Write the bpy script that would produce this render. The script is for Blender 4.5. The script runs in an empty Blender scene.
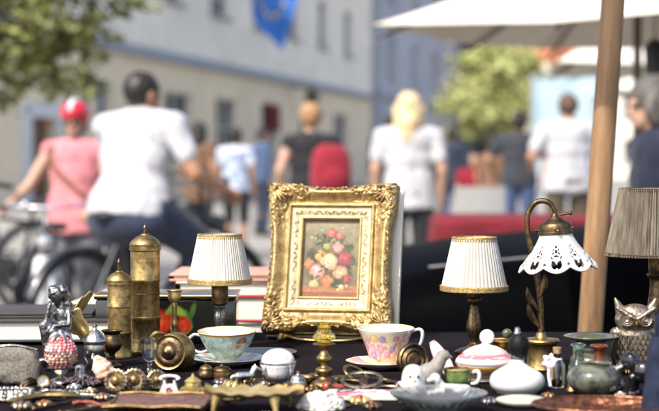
import bpy, bmesh, math, random
import numpy as np
from math import sin, cos, pi, radians as R
from mathutils import Vector as V, Matrix, noise as mnoise

rnd = random.Random(7)
SC = bpy.context.scene
COL = SC.collection

# ---------------------------------------------------------------- camera model
CAMZ, FPX, CX, CY, HOR = 1.13, 1556.0, 329.5, 205.5, 160.0
TILT = math.atan((CY - HOR) / FPX)
ZT = 0.80                                                    # table top height

def ray(px, py):
    x = (px - CX) / FPX; v = (CY - py) / FPX
    return V((x, cos(TILT) + v * sin(TILT), -sin(TILT) + v * cos(TILT)))
def P(px, py, Y):
    d = ray(px, py); return V((0, 0, CAMZ)) + d * (Y / d.y)
def T(px, py, z=ZT):
    d = ray(px, py); return V((0, 0, CAMZ)) + d * ((z - CAMZ) / d.z)

# ---------------------------------------------------------------- colours and materials
def lin(c):
    c = c / 255.0
    return c / 12.92 if c <= 0.04045 else ((c + 0.055) / 1.055) ** 2.4
def S(r, g, b): return (lin(r), lin(g), lin(b))

def mat(name, base, rough=.5, metal=0., base2=None, scale=40., bump=0., bscale=None, lo=.4, hi=.62, trans=0., ior=1.45,
        coat=0., sheen=0., vcol=False, var=.12, rvar=.12, stretch=None, sss=0., emis=None, detail=5, bmix=1.0, spec=.5):
    m = bpy.data.materials.new(name); m.use_nodes = True
    nt = m.node_tree; n = nt.nodes; l = nt.links
    b = n['Principled BSDF']
    tc = n.new('ShaderNodeTexCoord'); src = tc.outputs['Object']
    if stretch:
        mp = n.new('ShaderNodeMapping'); mp.inputs['Scale'].default_value = stretch
        l.new(src, mp.inputs['Vector']); src = mp.outputs['Vector']
    no = n.new('ShaderNodeTexNoise'); no.inputs['Scale'].default_value = scale
    no.inputs['Detail'].default_value = detail; no.inputs['Roughness'].default_value = .6
    l.new(src, no.inputs['Vector'])
    mr = n.new('ShaderNodeMapRange'); mr.inputs['From Min'].default_value = lo; mr.inputs['From Max'].default_value = hi
    l.new(no.outputs['Fac'], mr.inputs['Value'])
    mx = n.new('ShaderNodeMix'); mx.data_type = 'RGBA'
    l.new(mr.outputs['Result'], mx.inputs['Factor'])
    if vcol:
        at = n.new('ShaderNodeVertexColor'); at.layer_name = 'Col'
        dk = n.new('ShaderNodeMix'); dk.data_type = 'RGBA'; dk.blend_type = 'MULTIPLY'; dk.inputs['Factor'].default_value = 1
        dk.inputs[7].default_value = (1 - var, 1 - var, 1 - var, 1)
        l.new(at.outputs['Color'], dk.inputs[6])
        l.new(dk.outputs[2], mx.inputs[6]); l.new(at.outputs['Color'], mx.inputs[7])
    else:
        b2 = base2 or tuple(c * (1 - var) for c in base)
        mx.inputs[6].default_value = (*b2, 1); mx.inputs[7].default_value = (*base, 1)
    l.new(mx.outputs[2], b.inputs['Base Color'])
    rr = n.new('ShaderNodeMapRange'); rr.inputs['To Min'].default_value = min(1, rough + rvar); rr.inputs['To Max'].default_value = max(0, rough - rvar * .5)
    l.new(no.outputs['Fac'], rr.inputs['Value']); l.new(rr.outputs['Result'], b.inputs['Roughness'])
    b.inputs['Metallic'].default_value = metal
    b.inputs['Transmission Weight'].default_value = trans
    b.inputs['IOR'].default_value = ior; b.inputs['Specular IOR Level'].default_value = spec
    b.inputs['Coat Weight'].default_value = coat; b.inputs['Coat Roughness'].default_value = .06
    b.inputs['Sheen Weight'].default_value = sheen
    if sss: b.inputs['Subsurface Weight'].default_value = sss; b.inputs['Subsurface Radius'].default_value = (.01, .008, .006)
    if emis: b.inputs['Emission Color'].default_value = (*emis, 1); b.inputs['Emission Strength'].default_value = 1
    if bump:
        bn = n.new('ShaderNodeTexNoise'); bn.inputs['Scale'].default_value = bscale or scale * 3; bn.inputs['Detail'].default_value = 4
        l.new(src, bn.inputs['Vector'])
        bp = n.new('ShaderNodeBump'); bp.inputs['Strength'].default_value = bump; bp.inputs['Distance'].default_value = .002 * bmix
        l.new(bn.outputs['Fac'], bp.inputs['Height']); l.new(bp.outputs['Normal'], b.inputs['Normal'])
    return m

# ---------------------------------------------------------------- mesh builder
def spline(pts, n):
    """Catmull-Rom through points (tuples of any size), n steps per span"""
    p = [np.array(q, float) for q in pts]; out = []
    for i in range(len(p) - 1):
        a = p[max(i - 1, 0)]; b = p[i]; c = p[i + 1]; d = p[min(i + 2, len(p) - 1)]
        for k in range(n):
            t = k / n
            out.append(.5 * (2 * b + (c - a) * t + (2 * a - 5 * b + 4 * c - d) * t * t + (3 * b - a - 3 * c + d) * t ** 3))
    out.append(p[-1]); return [tuple(q) for q in out]

class MB:
    def __init__(s, k=1.0): s.v = []; s.f = []; s.c = []; s.m = []; s.k = k; s.mi = 0; s.col = (1, 1, 1); s.M = None
    def add(s, verts, faces, M=None, cols=None):
        o = len(s.v)
        for p in verts:
            p = V(p)
            if M is not None: p = M @ p
            if s.M is not None: p = s.M @ p
            s.v.append(p * s.k)
        s.f += [tuple(i + o for i in f) for f in faces]
        s.c += cols if cols else [s.col] * len(verts)
        s.m += [s.mi] * len(faces)
        return s
    def grid(s, fn, nu, nv, wu=False, wv=False, M=None, cfn=None):
        mu = nu if wu else nu + 1; mv = nv if wv else nv + 1
        vs = []; cs = [] if cfn else None
        for j in range(mv):
            for i in range(mu):
                vs.append(fn(i / nu, j / nv))
                if cfn: cs.append(tuple(cfn(i / nu, j / nv)))
        fs = []
        for j in range(nv):
            for i in range(nu):
                a = j * mu + i; b = j * mu + (i + 1) % mu; j2 = (j + 1) % mv
                fs.append((a, b, j2 * mu + (i + 1) % mu, j2 * mu + i))
        return s.add(vs, fs, M, cs)
    def lathe(s, prof, n=28, sm=0, M=None, c=(0, 0, 0), caps=True, rfn=None, cfn=None):
        """prof = [(r, z)...]; rfn(ang, t) multiplies the radius; cfn(u, t) colour"""
        if sm: prof = spline(prof, sm)
        vs = []; cs = []; m = len(prof)
        for j, (r, z) in enumerate(prof):
            for i in range(n):
                a = 2 * pi * i / n; q = r * (rfn(a, j / (m - 1)) if rfn else 1)
                vs.append((c[0] + q * cos(a), c[1] + q * sin(a), c[2] + z))
                cs.append(tuple(cfn(i / n, j / (m - 1))) if cfn else s.col)
        fs = [(j * n + i, j * n + (i + 1) % n, (j + 1) * n + (i + 1) % n, (j + 1) * n + i) for j in range(m - 1) for i in range(n)]
        if caps:
            if prof[0][0] > 1e-6: fs.append(tuple(range(n))[::-1])
            if prof[-1][0] > 1e-6: fs.append(tuple((m - 1) * n + i for i in range(n)))
        return s.add(vs, fs, M, cs)
    def tube(s, pts, r, n=10, sm=0, caps=True, M=None, flat=1.0):
        """r a number or list; flat squashes the section"""
        rs = list(r) if hasattr(r, '__len__') else [r] * len(pts)
        if sm:
            q = spline([tuple(p) + (rr,) for p, rr in zip(pts, rs)], sm); pts = [V(p[:3]) for p in q]; rs = [max(p[3], 1e-5) for p in q]
        pts = [V(p) for p in pts]; m = len(pts); vs = []
        t = (pts[1] - pts[0]).normalized(); up = V((0, 0, 1)) if abs(t.z) < .9 else V((0, 1, 0))
        nx = t.cross(up).normalized()
        for i, p in enumerate(pts):
            tt = (pts[min(i + 1, m - 1)] - pts[max(i - 1, 0)])
            if tt.length > 1e-9: t = tt.normalized()
            nx = (nx - t * nx.dot(t)); nx = nx.normalized() if nx.length > 1e-9 else t.orthogonal().normalized()
            ny = t.cross(nx)
            for k in range(n):
                a = 2 * pi * k / n
                vs.append(p + nx * cos(a) * rs[i] + ny * sin(a) * rs[i] * flat)
        fs = [(j * n + i, j * n + (i + 1) % n, (j + 1) * n + (i + 1) % n, (j + 1) * n + i) for j in range(m - 1) for i in range(n)]
        if caps: fs += [tuple(range(n))[::-1], tuple((m - 1) * n + i for i in range(n))]
        return s.add(vs, fs, M)
    def ball(s, c, r, nu=16, nv=10, M=None, disp=None):
        if not hasattr(r, '__len__'): r = (r, r, r)
        vs = [(0, 0, -1)]; c = V(c)
        for j in range(1, nv):
            b = -pi / 2 + pi * j / nv
            for i in range(nu):
                a = 2 * pi * i / nu; vs.append((cos(b) * cos(a), cos(b) * sin(a), sin(b)))
        vs.append((0, 0, 1))
        out = []
        for q in vs:
            d = disp(V(q)) if disp else 1
            w = V((q[0] * r[0] * d, q[1] * r[1] * d, q[2] * r[2] * d))
            out.append((M @ w if M is not None else w) + c)
        fs = [(0, 1 + (i + 1) % nu, 1 + i) for i in range(nu)]
        for j in range(nv - 2):
            for i in range(nu):
                a = 1 + j * nu; fs.append((a + i, a + (i + 1) % nu, a + nu + (i + 1) % nu, a + nu + i))
        a = 1 + (nv - 2) * nu; L = len(vs) - 1
        fs += [(a + i, a + (i + 1) % nu, L) for i in range(nu)]
        return s.add(out, fs)
    def box(s, c, d, M=None, bev=0):
        x, y, z = d[0] / 2, d[1] / 2, d[2] / 2; c = V(c)
        if bev:
            bm = bmesh.new(); bmesh.ops.create_cube(bm, size=1)
            for v in bm.verts: v.co = V((v.co.x * d[0], v.co.y * d[1], v.co.z * d[2]))
            bmesh.ops.bevel(bm, geom=list(bm.edges), offset=bev, segments=2, affect='EDGES', profile=.5)
            bm.verts.ensure_lookup_table(); bm.verts.index_update()
            vs = [v.co.copy() for v in bm.verts]; fs = [tuple(v.index for v in f.verts) for f in bm.faces]; bm.free()
        else:
            vs = [V((i * x, j * y, k * z)) for i in (-1, 1) for j in (-1, 1) for k in (-1, 1)]
            fs = [(0, 1, 3, 2), (4, 6, 7, 5), (0, 4, 5, 1), (2, 3, 7, 6), (0, 2, 6, 4), (1, 5, 7, 3)]
        return s.add([(M @ v if M is not None else v) + c for v in vs], fs)
    def bar(s, a, b, w, h, bev=0, up=(0, 0, 1)):
        a = V(a); b = V(b); d = b - a; x = d.normalized(); u = V(up)
        if abs(x.dot(u)) > .98: u = V((0, 1, 0))
        y = u.cross(x).normalized(); z = x.cross(y)
        M = Matrix((x, y, z)).transposed()
        return s.box((a + b) / 2, (d.length, w, h), M, bev)
    def prism(s, poly, y0, y1, M=None):
        """outline in (x, z), extruded along y"""
        n = len(poly)
        vs = [(p[0], y0, p[1]) for p in poly] + [(p[0], y1, p[1]) for p in poly]
        fs = [tuple(range(n)), tuple(range(n, 2 * n))[::-1]] + [(i, i + n, (i + 1) % n + n, (i + 1) % n) for i in range(n)]
        return s.add(vs, fs, M)
    def build(s, name, mats, parent=None, loc=None, rot=None, sharp=38, smooth=True, bevel=0):
        me = bpy.data.meshes.new(name)
        me.from_pydata([tuple(v) for v in s.v], [], s.f)
        mats = mats if isinstance(mats, (list, tuple)) else [mats]
        for m in mats: me.materials.append(m)
        if len(mats) > 1: me.polygons.foreach_set('material_index', s.m)
        ca = me.color_attributes.new('Col', 'FLOAT_COLOR', 'POINT')
        ca.data.foreach_set('color', [x for c in s.c for x in (c[0], c[1], c[2], 1.)])
        bm = bmesh.new(); bm.from_mesh(me)
        bmesh.ops.recalc_face_normals(bm, faces=bm.faces)
        if smooth:
            for f in bm.faces: f.smooth = True
            ca_ = R(sharp)
            for e in bm.edges:
                if len(e.link_faces) == 2 and e.calc_face_angle(0) > ca_: e.smooth = False
        bm.to_mesh(me); bm.free(); me.update()
        o = bpy.data.objects.new(name, me); COL.objects.link(o)
        if parent is not None: o.parent = parent
        if loc is not None: o.location = loc
        if rot is not None: o.rotation_euler = rot
        return o

def thing(name, label, cat, loc=(0, 0, 0), rot=(0, 0, 0), group=None):
    o = bpy.data.objects.new(name, None); o.empty_display_size = .02; COL.objects.link(o)
    o.location = loc; o.rotation_euler = rot if hasattr(rot, '__len__') else (0, 0, rot)
    o['label'] = label; o['category'] = cat
    if group: o['group'] = group
    return o
def tag(o, label, cat, group=None, kind=None):
    o['label'] = label; o['category'] = cat
    if group: o['group'] = group
    if kind: o['kind'] = kind
    return o
def struct(o, kind='structure'): o['kind'] = kind; return o
def kids(o): return [c for c in bpy.data.objects if c.parent == o]
def copy_tree(o, parent=None):
    c = o.copy(); COL.objects.link(c)
    if parent is not None: c.parent = parent
    for ch in kids(o): copy_tree(ch, c)
    return c
def rotM(x=0, y=0, z=0):
    return (Matrix.Rotation(R(z), 4, 'Z') @ Matrix.Rotation(R(y), 4, 'Y') @ Matrix.Rotation(R(x), 4, 'X'))
def rot3(x=0, y=0, z=0): return rotM(x, y, z).to_3x3()
def TR(x, y, z): return Matrix.Translation((x, y, z))
def nz(x, y=0, z=0): return mnoise.noise(V((x, y, z)))

def remeshed(mb, voxel, smooth=4, fac=.5):
    """one continuous surface out of overlapping closed shapes; returns (verts, faces)"""
    o = mb.build('tmp_body', [], None)
    md = o.modifiers.new('r', 'REMESH'); md.mode = 'VOXEL'; md.voxel_size = voxel
    if smooth: ms = o.modifiers.new('s', 'SMOOTH'); ms.iterations = smooth; ms.factor = fac
    dg = bpy.context.evaluated_depsgraph_get(); dg.update()
    me = bpy.data.meshes.new_from_object(o.evaluated_get(dg))
    vs = [v.co.copy() for v in me.vertices]; fs = [tuple(p.vertices) for p in me.polygons]
    old = o.data; bpy.data.objects.remove(o); bpy.data.meshes.remove(old); bpy.data.meshes.remove(me)
    return vs, fs

# ---------------------------------------------------------------- tiny painter for painted porcelain and canvas
class Canvas:
    def __init__(s, w, h, col, wrap=False):
        s.a = np.zeros((h, w, 3)); s.a[:] = col; s.w = w; s.h = h; s.wrap = wrap
        s.Y, s.X = np.mgrid[0:h, 0:w].astype(float)
    def mask(s, m, col, al=1.0):
        m = np.clip(m, 0, 1)[..., None] * al; s.a = s.a * (1 - m) + np.array(col) * m
    def blob(s, x, y, r, col, asp=1., rot=0., soft=.35, al=1.0):
        dx = s.X - x
        if s.wrap: dx = (dx + s.w / 2) % s.w - s.w / 2
        dy = s.Y - y; c, q = cos(rot), sin(rot)
        u = (dx * c + dy * q) / r; v = (-dx * q + dy * c) / (r * asp)
        s.mask((1 - np.sqrt(u * u + v * v)) / soft + .5, col, al)
    def line(s, pts, w, col, al=1.):
        pts = spline(pts, 8)
        for p in pts: s.blob(p[0], p[1], w, col, soft=.8, al=al)
    def rose(s, x, y, r, c0, c1, c2, rn, n=3):
        """outer petals c0, mid c1, heart c2"""
        s.blob(x + rn.uniform(-.1, .1) * r, y + rn.uniform(-.1, .1) * r, r * .8, c0, rn.uniform(.7, 1.1), rn.random() * 3, .9, .7)
        mixc = lambda a, b, t: tuple(p * (1 - t) + q * t for p, q in zip(a, b))
        for rr, k, lo_, hi_ in ((.78, 7, 0, .6), (.58, 7, .1, .9), (.36, 5, .4, 1.2), (.15, 3, .8, 1.6)):
            a0 = rn.random() * 6.28
            for i in range(k):
                a = a0 + 2 * pi * i / k + rn.uniform(-.4, .4); t = rn.uniform(lo_, hi_); f = rn.uniform(.85, 1.12) * (1 - .12 * cos(a - .8))
                col = mixc(c0, c1, min(t, 1)) if t <= 1 else mixc(c1, c2, t - 1)
                q = rr * rn.uniform(.75, 1.15); s.blob(x + cos(a) * r * q, y + sin(a) * r * q, r * rn.uniform(.26, .4) * (1.1 - .4 * (rr < .3)), tuple(max(0, v * f) for v in col), rn.uniform(.45, .75), a + pi / 2 + rn.uniform(-.4, .4), .7, .85)
        for i in range(3): a = rn.random() * 6.28; s.blob(x + cos(a) * r * .25, y + sin(a) * r * .25, r * .16, tuple(v * .5 for v in c0), .4, a + pi / 2, .9, .45)
    def leaf(s, x, y, r, col, rot):
        s.blob(x, y, r, col, .42, rot, .4, .9)
        s.blob(x + cos(rot) * r * .2, y + sin(rot) * r * .2, r * .6, tuple(q * 1.5 for q in col), .15, rot, .8, .5)
    def at(s, u, v):
        x = u * (s.w if s.wrap else s.w - 1); y = (1 - v) * (s.h - 1)
        x0 = int(x) % s.w; y0 = min(max(int(y), 0), s.h - 1); x1 = (x0 + 1) % s.w if s.wrap else min(x0 + 1, s.w - 1); y1 = min(y0 + 1, s.h - 1)
        fx = x - int(x); fy = y - int(y)
        return (s.a[y0, x0] * (1 - fx) + s.a[y0, x1] * fx) * (1 - fy) + (s.a[y1, x0] * (1 - fx) + s.a[y1, x1] * fx) * fy
# ================================================================ world, sun, camera
SUN_EL, SUN_AZ = R(49), math.atan2(-.62, -.78)          # direction towards the sun, horizontally (x, y) = (-.62, -.78)
w = bpy.data.worlds.new('World'); SC.world = w; w.use_nodes = True
nt = w.node_tree; bg = nt.nodes['Background']
sky = nt.nodes.new('ShaderNodeTexSky'); sky.sky_type = 'NISHITA'; sky.sun_disc = False
sky.sun_elevation = SUN_EL; sky.sun_rotation = SUN_AZ; sky.air_density = .9; sky.dust_density = 3.2
nt.links.new(sky.outputs['Color'], bg.inputs['Color']); bg.inputs['Strength'].default_value = .15
ld = bpy.data.lights.new('sun', 'SUN'); ld.energy = 2.7; ld.angle = R(.5); ld.color = (1, .945, .86)
sun = bpy.data.objects.new('sun', ld); COL.objects.link(sun)
sd = V((sin(SUN_AZ) * cos(SUN_EL), cos(SUN_AZ) * cos(SUN_EL), sin(SUN_EL)))
sun.rotation_euler = sd.to_track_quat('Z', 'Y').to_euler(); sun.location = sd * 30

cd = bpy.data.cameras.new('camera'); cam = bpy.data.objects.new('camera', cd); COL.objects.link(cam); SC.camera = cam
cam.location = (0, 0, CAMZ); cam.rotation_euler = (pi / 2 - TILT, 0, 0)
cd.sensor_width = 36; cd.lens = 36 * FPX / 659; cd.clip_end = 2000; cd.clip_start = .05
cd.dof.use_dof = True; cd.dof.focus_distance = 2.54; cd.dof.aperture_fstop = 4.1; cd.dof.aperture_blades = 0
SC.view_settings.view_transform = 'Standard'; SC.view_settings.look = 'None'; SC.view_settings.gamma = 1
SC.view_settings.exposure = 1.06; SC.view_settings.use_curve_mapping = False
SC.render.engine = 'CYCLES'
SC.cycles.use_denoising = True; SC.cycles.max_bounces = 10; SC.cycles.transmission_bounces = 10; SC.cycles.transparent_max_bounces = 8
SC.cycles.caustics_reflective = False; SC.cycles.caustics_refractive = False; SC.cycles.sample_clamp_indirect = 6
SC.render.resolution_x = 1024; SC.render.resolution_y = 639

# ================================================================ ground
M_ground = mat('cobbles', (.34, .32, .285), .85, base2=(.2, .19, .17), scale=9, bump=.8, bscale=14, bmix=6)
g = MB(); g.grid(lambda u, v: (-300 + 600 * u, -60 + 560 * v, 0), 30, 30)
struct(g.build('ground', M_ground))

# ================================================================ hill closing the view
M_hill = mat('hill wood', (.07, .1, .04), .9, base2=(.03, .05, .022), scale=.12)
h = MB(); h.grid(lambda u, v: (-260 + 620 * u, 190 + 120 * v, -.5 + (20 + 22 * v) * (min(1, v * 6)) * (.85 + .35 * nz(u * 9, v * 5))), 60, 12)
struct(h.build('hill', M_hill))

# ================================================================ houses along the street
FD = V((.2314, 1, 0)).normalized(); FANG = math.atan2(FD.y, FD.x)
def fY(px): return 15.64 / (.2314 - (px - CX) / FPX)
Y0 = fY(-40); F0 = V((-15.64 + .2314 * Y0, Y0, 0))
def fx(px): return (fY(px) - Y0) * math.hypot(1, .2314)
def fz(px, py): return CAMZ + (HOR - py) / FPX * fY(px)

M_upwall = mat('pale render', (.9, .83, .71), .9, base2=(.8, .73, .61), scale=.6, bump=.3, bscale=8)
M_lowwall = mat('ochre render', (.88, .72, .5), .9, base2=(.78, .64, .45), scale=.7, bump=.3, bscale=8)
M_bluewall = mat('blue grey render', (.46, .48, .52), .9, base2=(.38, .4, .45), scale=.5)
M_greytrim = mat('grey stone trim', (.34, .36, .4), .85, scale=2)
M_glass = mat('window glass', (.03, .033, .036), .2, scale=.6, spec=.25)
M_sashw = mat('white sash', (.7, .7, .68), .6, scale=4)
M_woodbrown = mat('brown door paint', (.2, .09, .04), .5, base2=(.13, .06, .03), scale=6, stretch=(6, 6, 1))
M_rooftile = mat('terracotta tiles', (.42, .16, .08), .85, base2=(.28, .1, .05), scale=3, bump=.8, bscale=6, bmix=10)
M_cream = mat('cream render', (.6, .52, .4), .9, base2=(.5, .43, .33), scale=.8)

def wall_open(mb, L, z0, z1, ops, th=.4):
    """wall in the xz plane, front y=0 (outwards -y), openings [(x0,x1,za,zb)] with reveals"""
    xs = sorted({0, L, *[o[0] for o in ops], *[o[1] for o in ops]}); zs = sorted({z0, z1, *[o[2] for o in ops], *[o[3] for o in ops]})
    for i in range(len(xs) - 1):
        for j in range(len(zs) - 1):
            cx = (xs[i] + xs[i + 1]) / 2; cz = (zs[j] + zs[j + 1]) / 2
            if any(o[0] < cx < o[1] and o[2] < cz < o[3] for o in ops): continue
            mb.add([(xs[i], 0, zs[j]), (xs[i + 1], 0, zs[j]), (xs[i + 1], 0, zs[j + 1]), (xs[i], 0, zs[j + 1])], [(0, 1, 2, 3)])
    for a, b, c, d in ops:
        q = [(a, 0, c), (b, 0, c), (b, 0, d), (a, 0, d)]; r = [(x, th, z) for x, _, z in q]
        mb.add(q + r, [(0, 4, 5, 1), (1, 5, 6, 2), (2, 6, 7, 3), (3, 7, 4, 0)])

def window(parent, x0, x1, z0, z1, cols=2, rows=2, name='window', fm=None):
    f = MB(); t = .07; y = .18
    for (a, b, c, d) in ((x0, x1, z0, z0 + t), (x0, x1, z1 - t, z1), (x0, x0 + t, z0 + t, z1 - t), (x1 - t, x1, z0 + t, z1 - t)):
        f.box(((a + b) / 2, y, (c + d) / 2), (b - a, .1, d - c))
    for i in range(1, cols):
        x = x0 + (x1 - x0) * i / cols; f.box((x, y, (z0 + z1) / 2), (.06, .08, z1 - z0 - 2 * t))
    for j in range(1, rows):
        z = z0 + (z1 - z0) * j / rows; f.box(((x0 + x1) / 2, y + .003, z), (x1 - x0 - 2 * t, .07, .05))
    w_ = f.build(name, fm or M_sashw, parent, smooth=False)
    p = MB(); p.box(((x0 + x1) / 2, y + .06, (z0 + z1) / 2), (x1 - x0, .02, z1 - z0)); p.build('pane', M_glass, w_, smooth=False)
    s_ = MB(); s_.box(((x0 + x1) / 2, -.03, z0 - .05), (x1 - x0 + .3, .2, .1)); s_.build('sill', M_greytrim, w_, smooth=False)
    return w_

b1 = thing('town_house', 'long pale town house with ochre ground floor and grey cornice along the street', 'building', F0, FANG)
L1 = fx(372)
low = []
for a, b in ((66, 84), (96, 112), (128, 146), (165, 192), (216, 237), (262, 276), (300, 316), (334, 348)):
    low.append((fx(a), fx(b), 1.25, 3.2))
door = (fx(29), fx(54), 0, 2.15)
upp = [(fx(a), fx(b), 5.9, 7.9) for a, b in ((10, 26), (66, 82), (120, 137), (166, 183), (211, 229), (254, 266), (288, 299), (318, 327), (344, 352))]
m1 = MB(); wall_open(m1, L1, 0, 4.05, low + [door]); m1.build('ground_floor_wall', M_lowwall, b1, smooth=False)
m1 = MB(); wall_open(m1, L1, 4.3, 11.5, upp); m1.build('upper_wall', M_upwall, b1, smooth=False)
m1 = MB(); m1.box((L1 / 2, 6, 5.75), (L1 - .02, 11.1, 11.48)); m1.build('rear_block', M_upwall, b1, smooth=False)
m1 = MB(); m1.box((L1 / 2, .2, 4.175), (L1 + .1, .8, .25)); m1.box((L1 / 2, .2, 4.33), (L1 + .05, .6, .06)); m1.build('cornice', M_greytrim, b1, smooth=False)
m1 = MB(); m1.box((L1 / 2, .15, 11.7), (L1 + .3, 1.2, .36)); m1.build('eaves', M_greytrim, b1, smooth=False)
m1 = MB(); m1.add([(0, -.4, 11.9), (L1, -.4, 11.9), (L1, 6, 15.5), (0, 6, 15.5), (0, 12, 11.9), (L1, 12, 11.9)], [(0, 1, 2, 3), (3, 2, 5, 4), (0, 3, 4), (1, 5, 2)]); m1.build('roof', M_rooftile, b1, smooth=False)
for o in low: window(b1, *o, cols=2, rows=2)
for o in upp: window(b1, *o, cols=2, rows=3)
d_ = MB()
for i in range(2):
    xa = door[0] + (door[1] - door[0]) * i / 2; xb = xa + (door[1] - door[0]) / 2 - .02
    d_.box(((xa + xb) / 2, .2, 1.07), (xb - xa, .06, 2.14))
    for k in range(3): d_.box(((xa + xb) / 2, .165, .4 + .62 * k), (xb - xa - .3, .03, .48), bev=.01)
dr = d_.build('door', M_woodbrown, b1); hh = MB(); hh.tube([((door[0] + door[1]) / 2 + .08, .1, 1), ((door[0] + door[1]) / 2 + .08, .1, 1.15)], .02); hh.build('handle', M_greytrim, dr)
d_ = MB()
for a, b, c, d in ((door[0] - .55, door[0], 0, 2.15), (door[1], door[1] + .3, 0, 2.15), (door[0] - .55, door[1] + .3, 2.15, 2.5)):
    d_.box(((a + b) / 2, -.05, (c + d) / 2), (b - a, .1, d - c))
d_.build('door_surround', M_sashw, b1, smooth=False)

# second, bluish house further up the street
P2 = F0 + FD * (L1 + .15)
b2 = thing('town_house', 'blue grey town house with tall windows farther up the street', 'building', P2, FANG)
L2 = 62
op2 = [(4 + i * 7.2, 5.9 + i * 7.2, z, z + 2.3) for i in range(8) for z in (1.0, 5.4, 9.4)]
m1 = MB(); wall_open(m1, L2, 0, 13.5, op2); m1.build('wall', M_bluewall, b2, smooth=False)
m1 = MB(); m1.box((L2 / 2, 6, 6.7), (L2 - .02, 11.1, 13.4)); m1.build('rear_block', M_bluewall, b2, smooth=False)
m1 = MB(); m1.box((L2 / 2, .1, 4.4), (L2, .5, .3)); m1.box((L2 / 2, .1, 13.7), (L2 + .2, 1.0, .4)); m1.build('cornice', M_greytrim, b2, smooth=False)
m1 = MB(); m1.add([(0, -.3, 13.9), (L2, -.3, 13.9), (L2, 6, 17.5), (0, 6, 17.5), (0, 12, 13.9), (L2, 12, 13.9)], [(0, 1, 2, 3), (3, 2, 5, 4), (0, 3, 4), (1, 5, 2)]); m1.build('roof', M_rooftile, b2, smooth=False)
for o in op2: window(b2, *o)
m1 = MB(); m1.tube([(.1, -.25, .1), (.1, -.25, 13.4)], .09); m1.build('downpipe', M_greytrim, b2)

# houses closing the street on the right
def small_house(px0, px1, Y, zw, zr, wm, lab):
    x0 = (px0 - CX) / FPX * Y; x1 = (px1 - CX) / FPX * Y; W = x1 - x0
    t = thing('house', lab, 'house', (x0, Y, 0))
    ops = [(W * (k + .5) / 4 - .5, W * (k + .5) / 4 + .5, z, z + 1.4) for k in range(4) for z in (1.0, 3.8) if z + 1.6 < zw]
    m = MB(); wall_open(m, W, 0, zw, ops); m.build('wall', wm, t, smooth=False)
    m = MB(); m.box((W / 2, 4.2, zw / 2 - .01), (W - .02, 7.5, zw - .02)); m.build('rear_block', wm, t, smooth=False)
    for o in ops: window(t, *o)
    m = MB(); m.add([(-.5, -.6, zw - .1), (W + .5, -.6, zw - .1), (W + .5, 4, zr), (-.5, 4, zr), (-.5, 8.6, zw - .1), (W + .5, 8.6, zw - .1)], [(0, 1, 2, 3), (3, 2, 5, 4), (0, 3, 4), (1, 5, 2), (0, 4, 5, 1)])
    r = m.build('roof', M_rooftile, t, smooth=False)
    m = MB(); m.box((W * .7, 3.2, zr + .1), (.7, .7, 1.6)); m.build('chimney', M_cream, r, smooth=False)
small_house(488, 570, 104, 7.4, 11.5, M_cream, 'cream house with terracotta roof behind the yellow green tree')
small_house(578, 720, 96, 6.4, 9.6, M_upwall, 'pale house with low tiled roof behind the market parasols')

# ================================================================ trees
M_leafA = mat('leaf olive', (.25, .26, .075), .5, base2=(.07, .085, .025), scale=3, var=.3)
M_leafB = mat('leaf yellow green', (.54, .54, .22), .55, base2=(.3, .33, .11), scale=1.5)
M_leafC = mat('leaf dark green', (.07, .1, .03), .6, base2=(.03, .05, .018), scale=1)
M_bark = mat('bark', (.12, .09, .06), .9, base2=(.06, .045, .03), scale=6, bump=.8)
def tree(name_lab, base, trunk_h, trunk_r, clumps, nleaf, lsize, leafm, seed, limbs=True):
    rr = random.Random(seed); t = thing('tree', name_lab, 'tree', base)
    m = MB(); m.tube([(0, 0, -.1), (.05, .02, trunk_h * .5), (0, 0, trunk_h)], [trunk_r * 1.25, trunk_r, trunk_r * .75], 10, sm=4)
    for c, r in clumps:
        c = V(c); m.tube([(0, 0, trunk_h * .85), V((c.x * .45, c.y * .45, trunk_h * .9 + (c.z - trunk_h) * .35)), c], [trunk_r * .5, trunk_r * .3, trunk_r * .1], 6, sm=4)
    m.build('trunk', M_bark, t)
    m = MB(); tot = sum(r[0] * r[2] if hasattr(r, '__len__') else r * r for c, r in clumps)
    for c, r in clumps:
        rv = r if hasattr(r, '__len__') else (r, r, r); k = int(nleaf * rv[0] * rv[2] / tot)
        twigs = [V((rr.gauss(0, .5), rr.gauss(0, .5), rr.gauss(0, .5))) for _ in range(max(5, k // 40))]
        for i in range(k):
            q = rr.choice(twigs) + V((rr.gauss(0, .16), rr.gauss(0, .16), rr.gauss(0, .16)))
            p = V(c) + V((q.x * rv[0], q.y * rv[1], q.z * rv[2]))
            d = V((rr.uniform(-1, 1), rr.uniform(-1, 1), rr.uniform(-.8, .5))).normalized(); e = d.orthogonal().normalized()
            e = (Matrix.Rotation(rr.uniform(0, 6.28), 3, d) @ e); s_ = lsize * rr.uniform(.6, 1.3)
            f = d.cross(e) * s_ * .12
            m.add([p, p + d * s_ * .5 + e * s_ * .3 + f, p + d * s_, p + d * s_ * .5 - e * s_ * .3 + f], [(0, 1, 2), (0, 2, 3)])
    m.build('crown', leafm, t, smooth=False)
    return t
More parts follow.
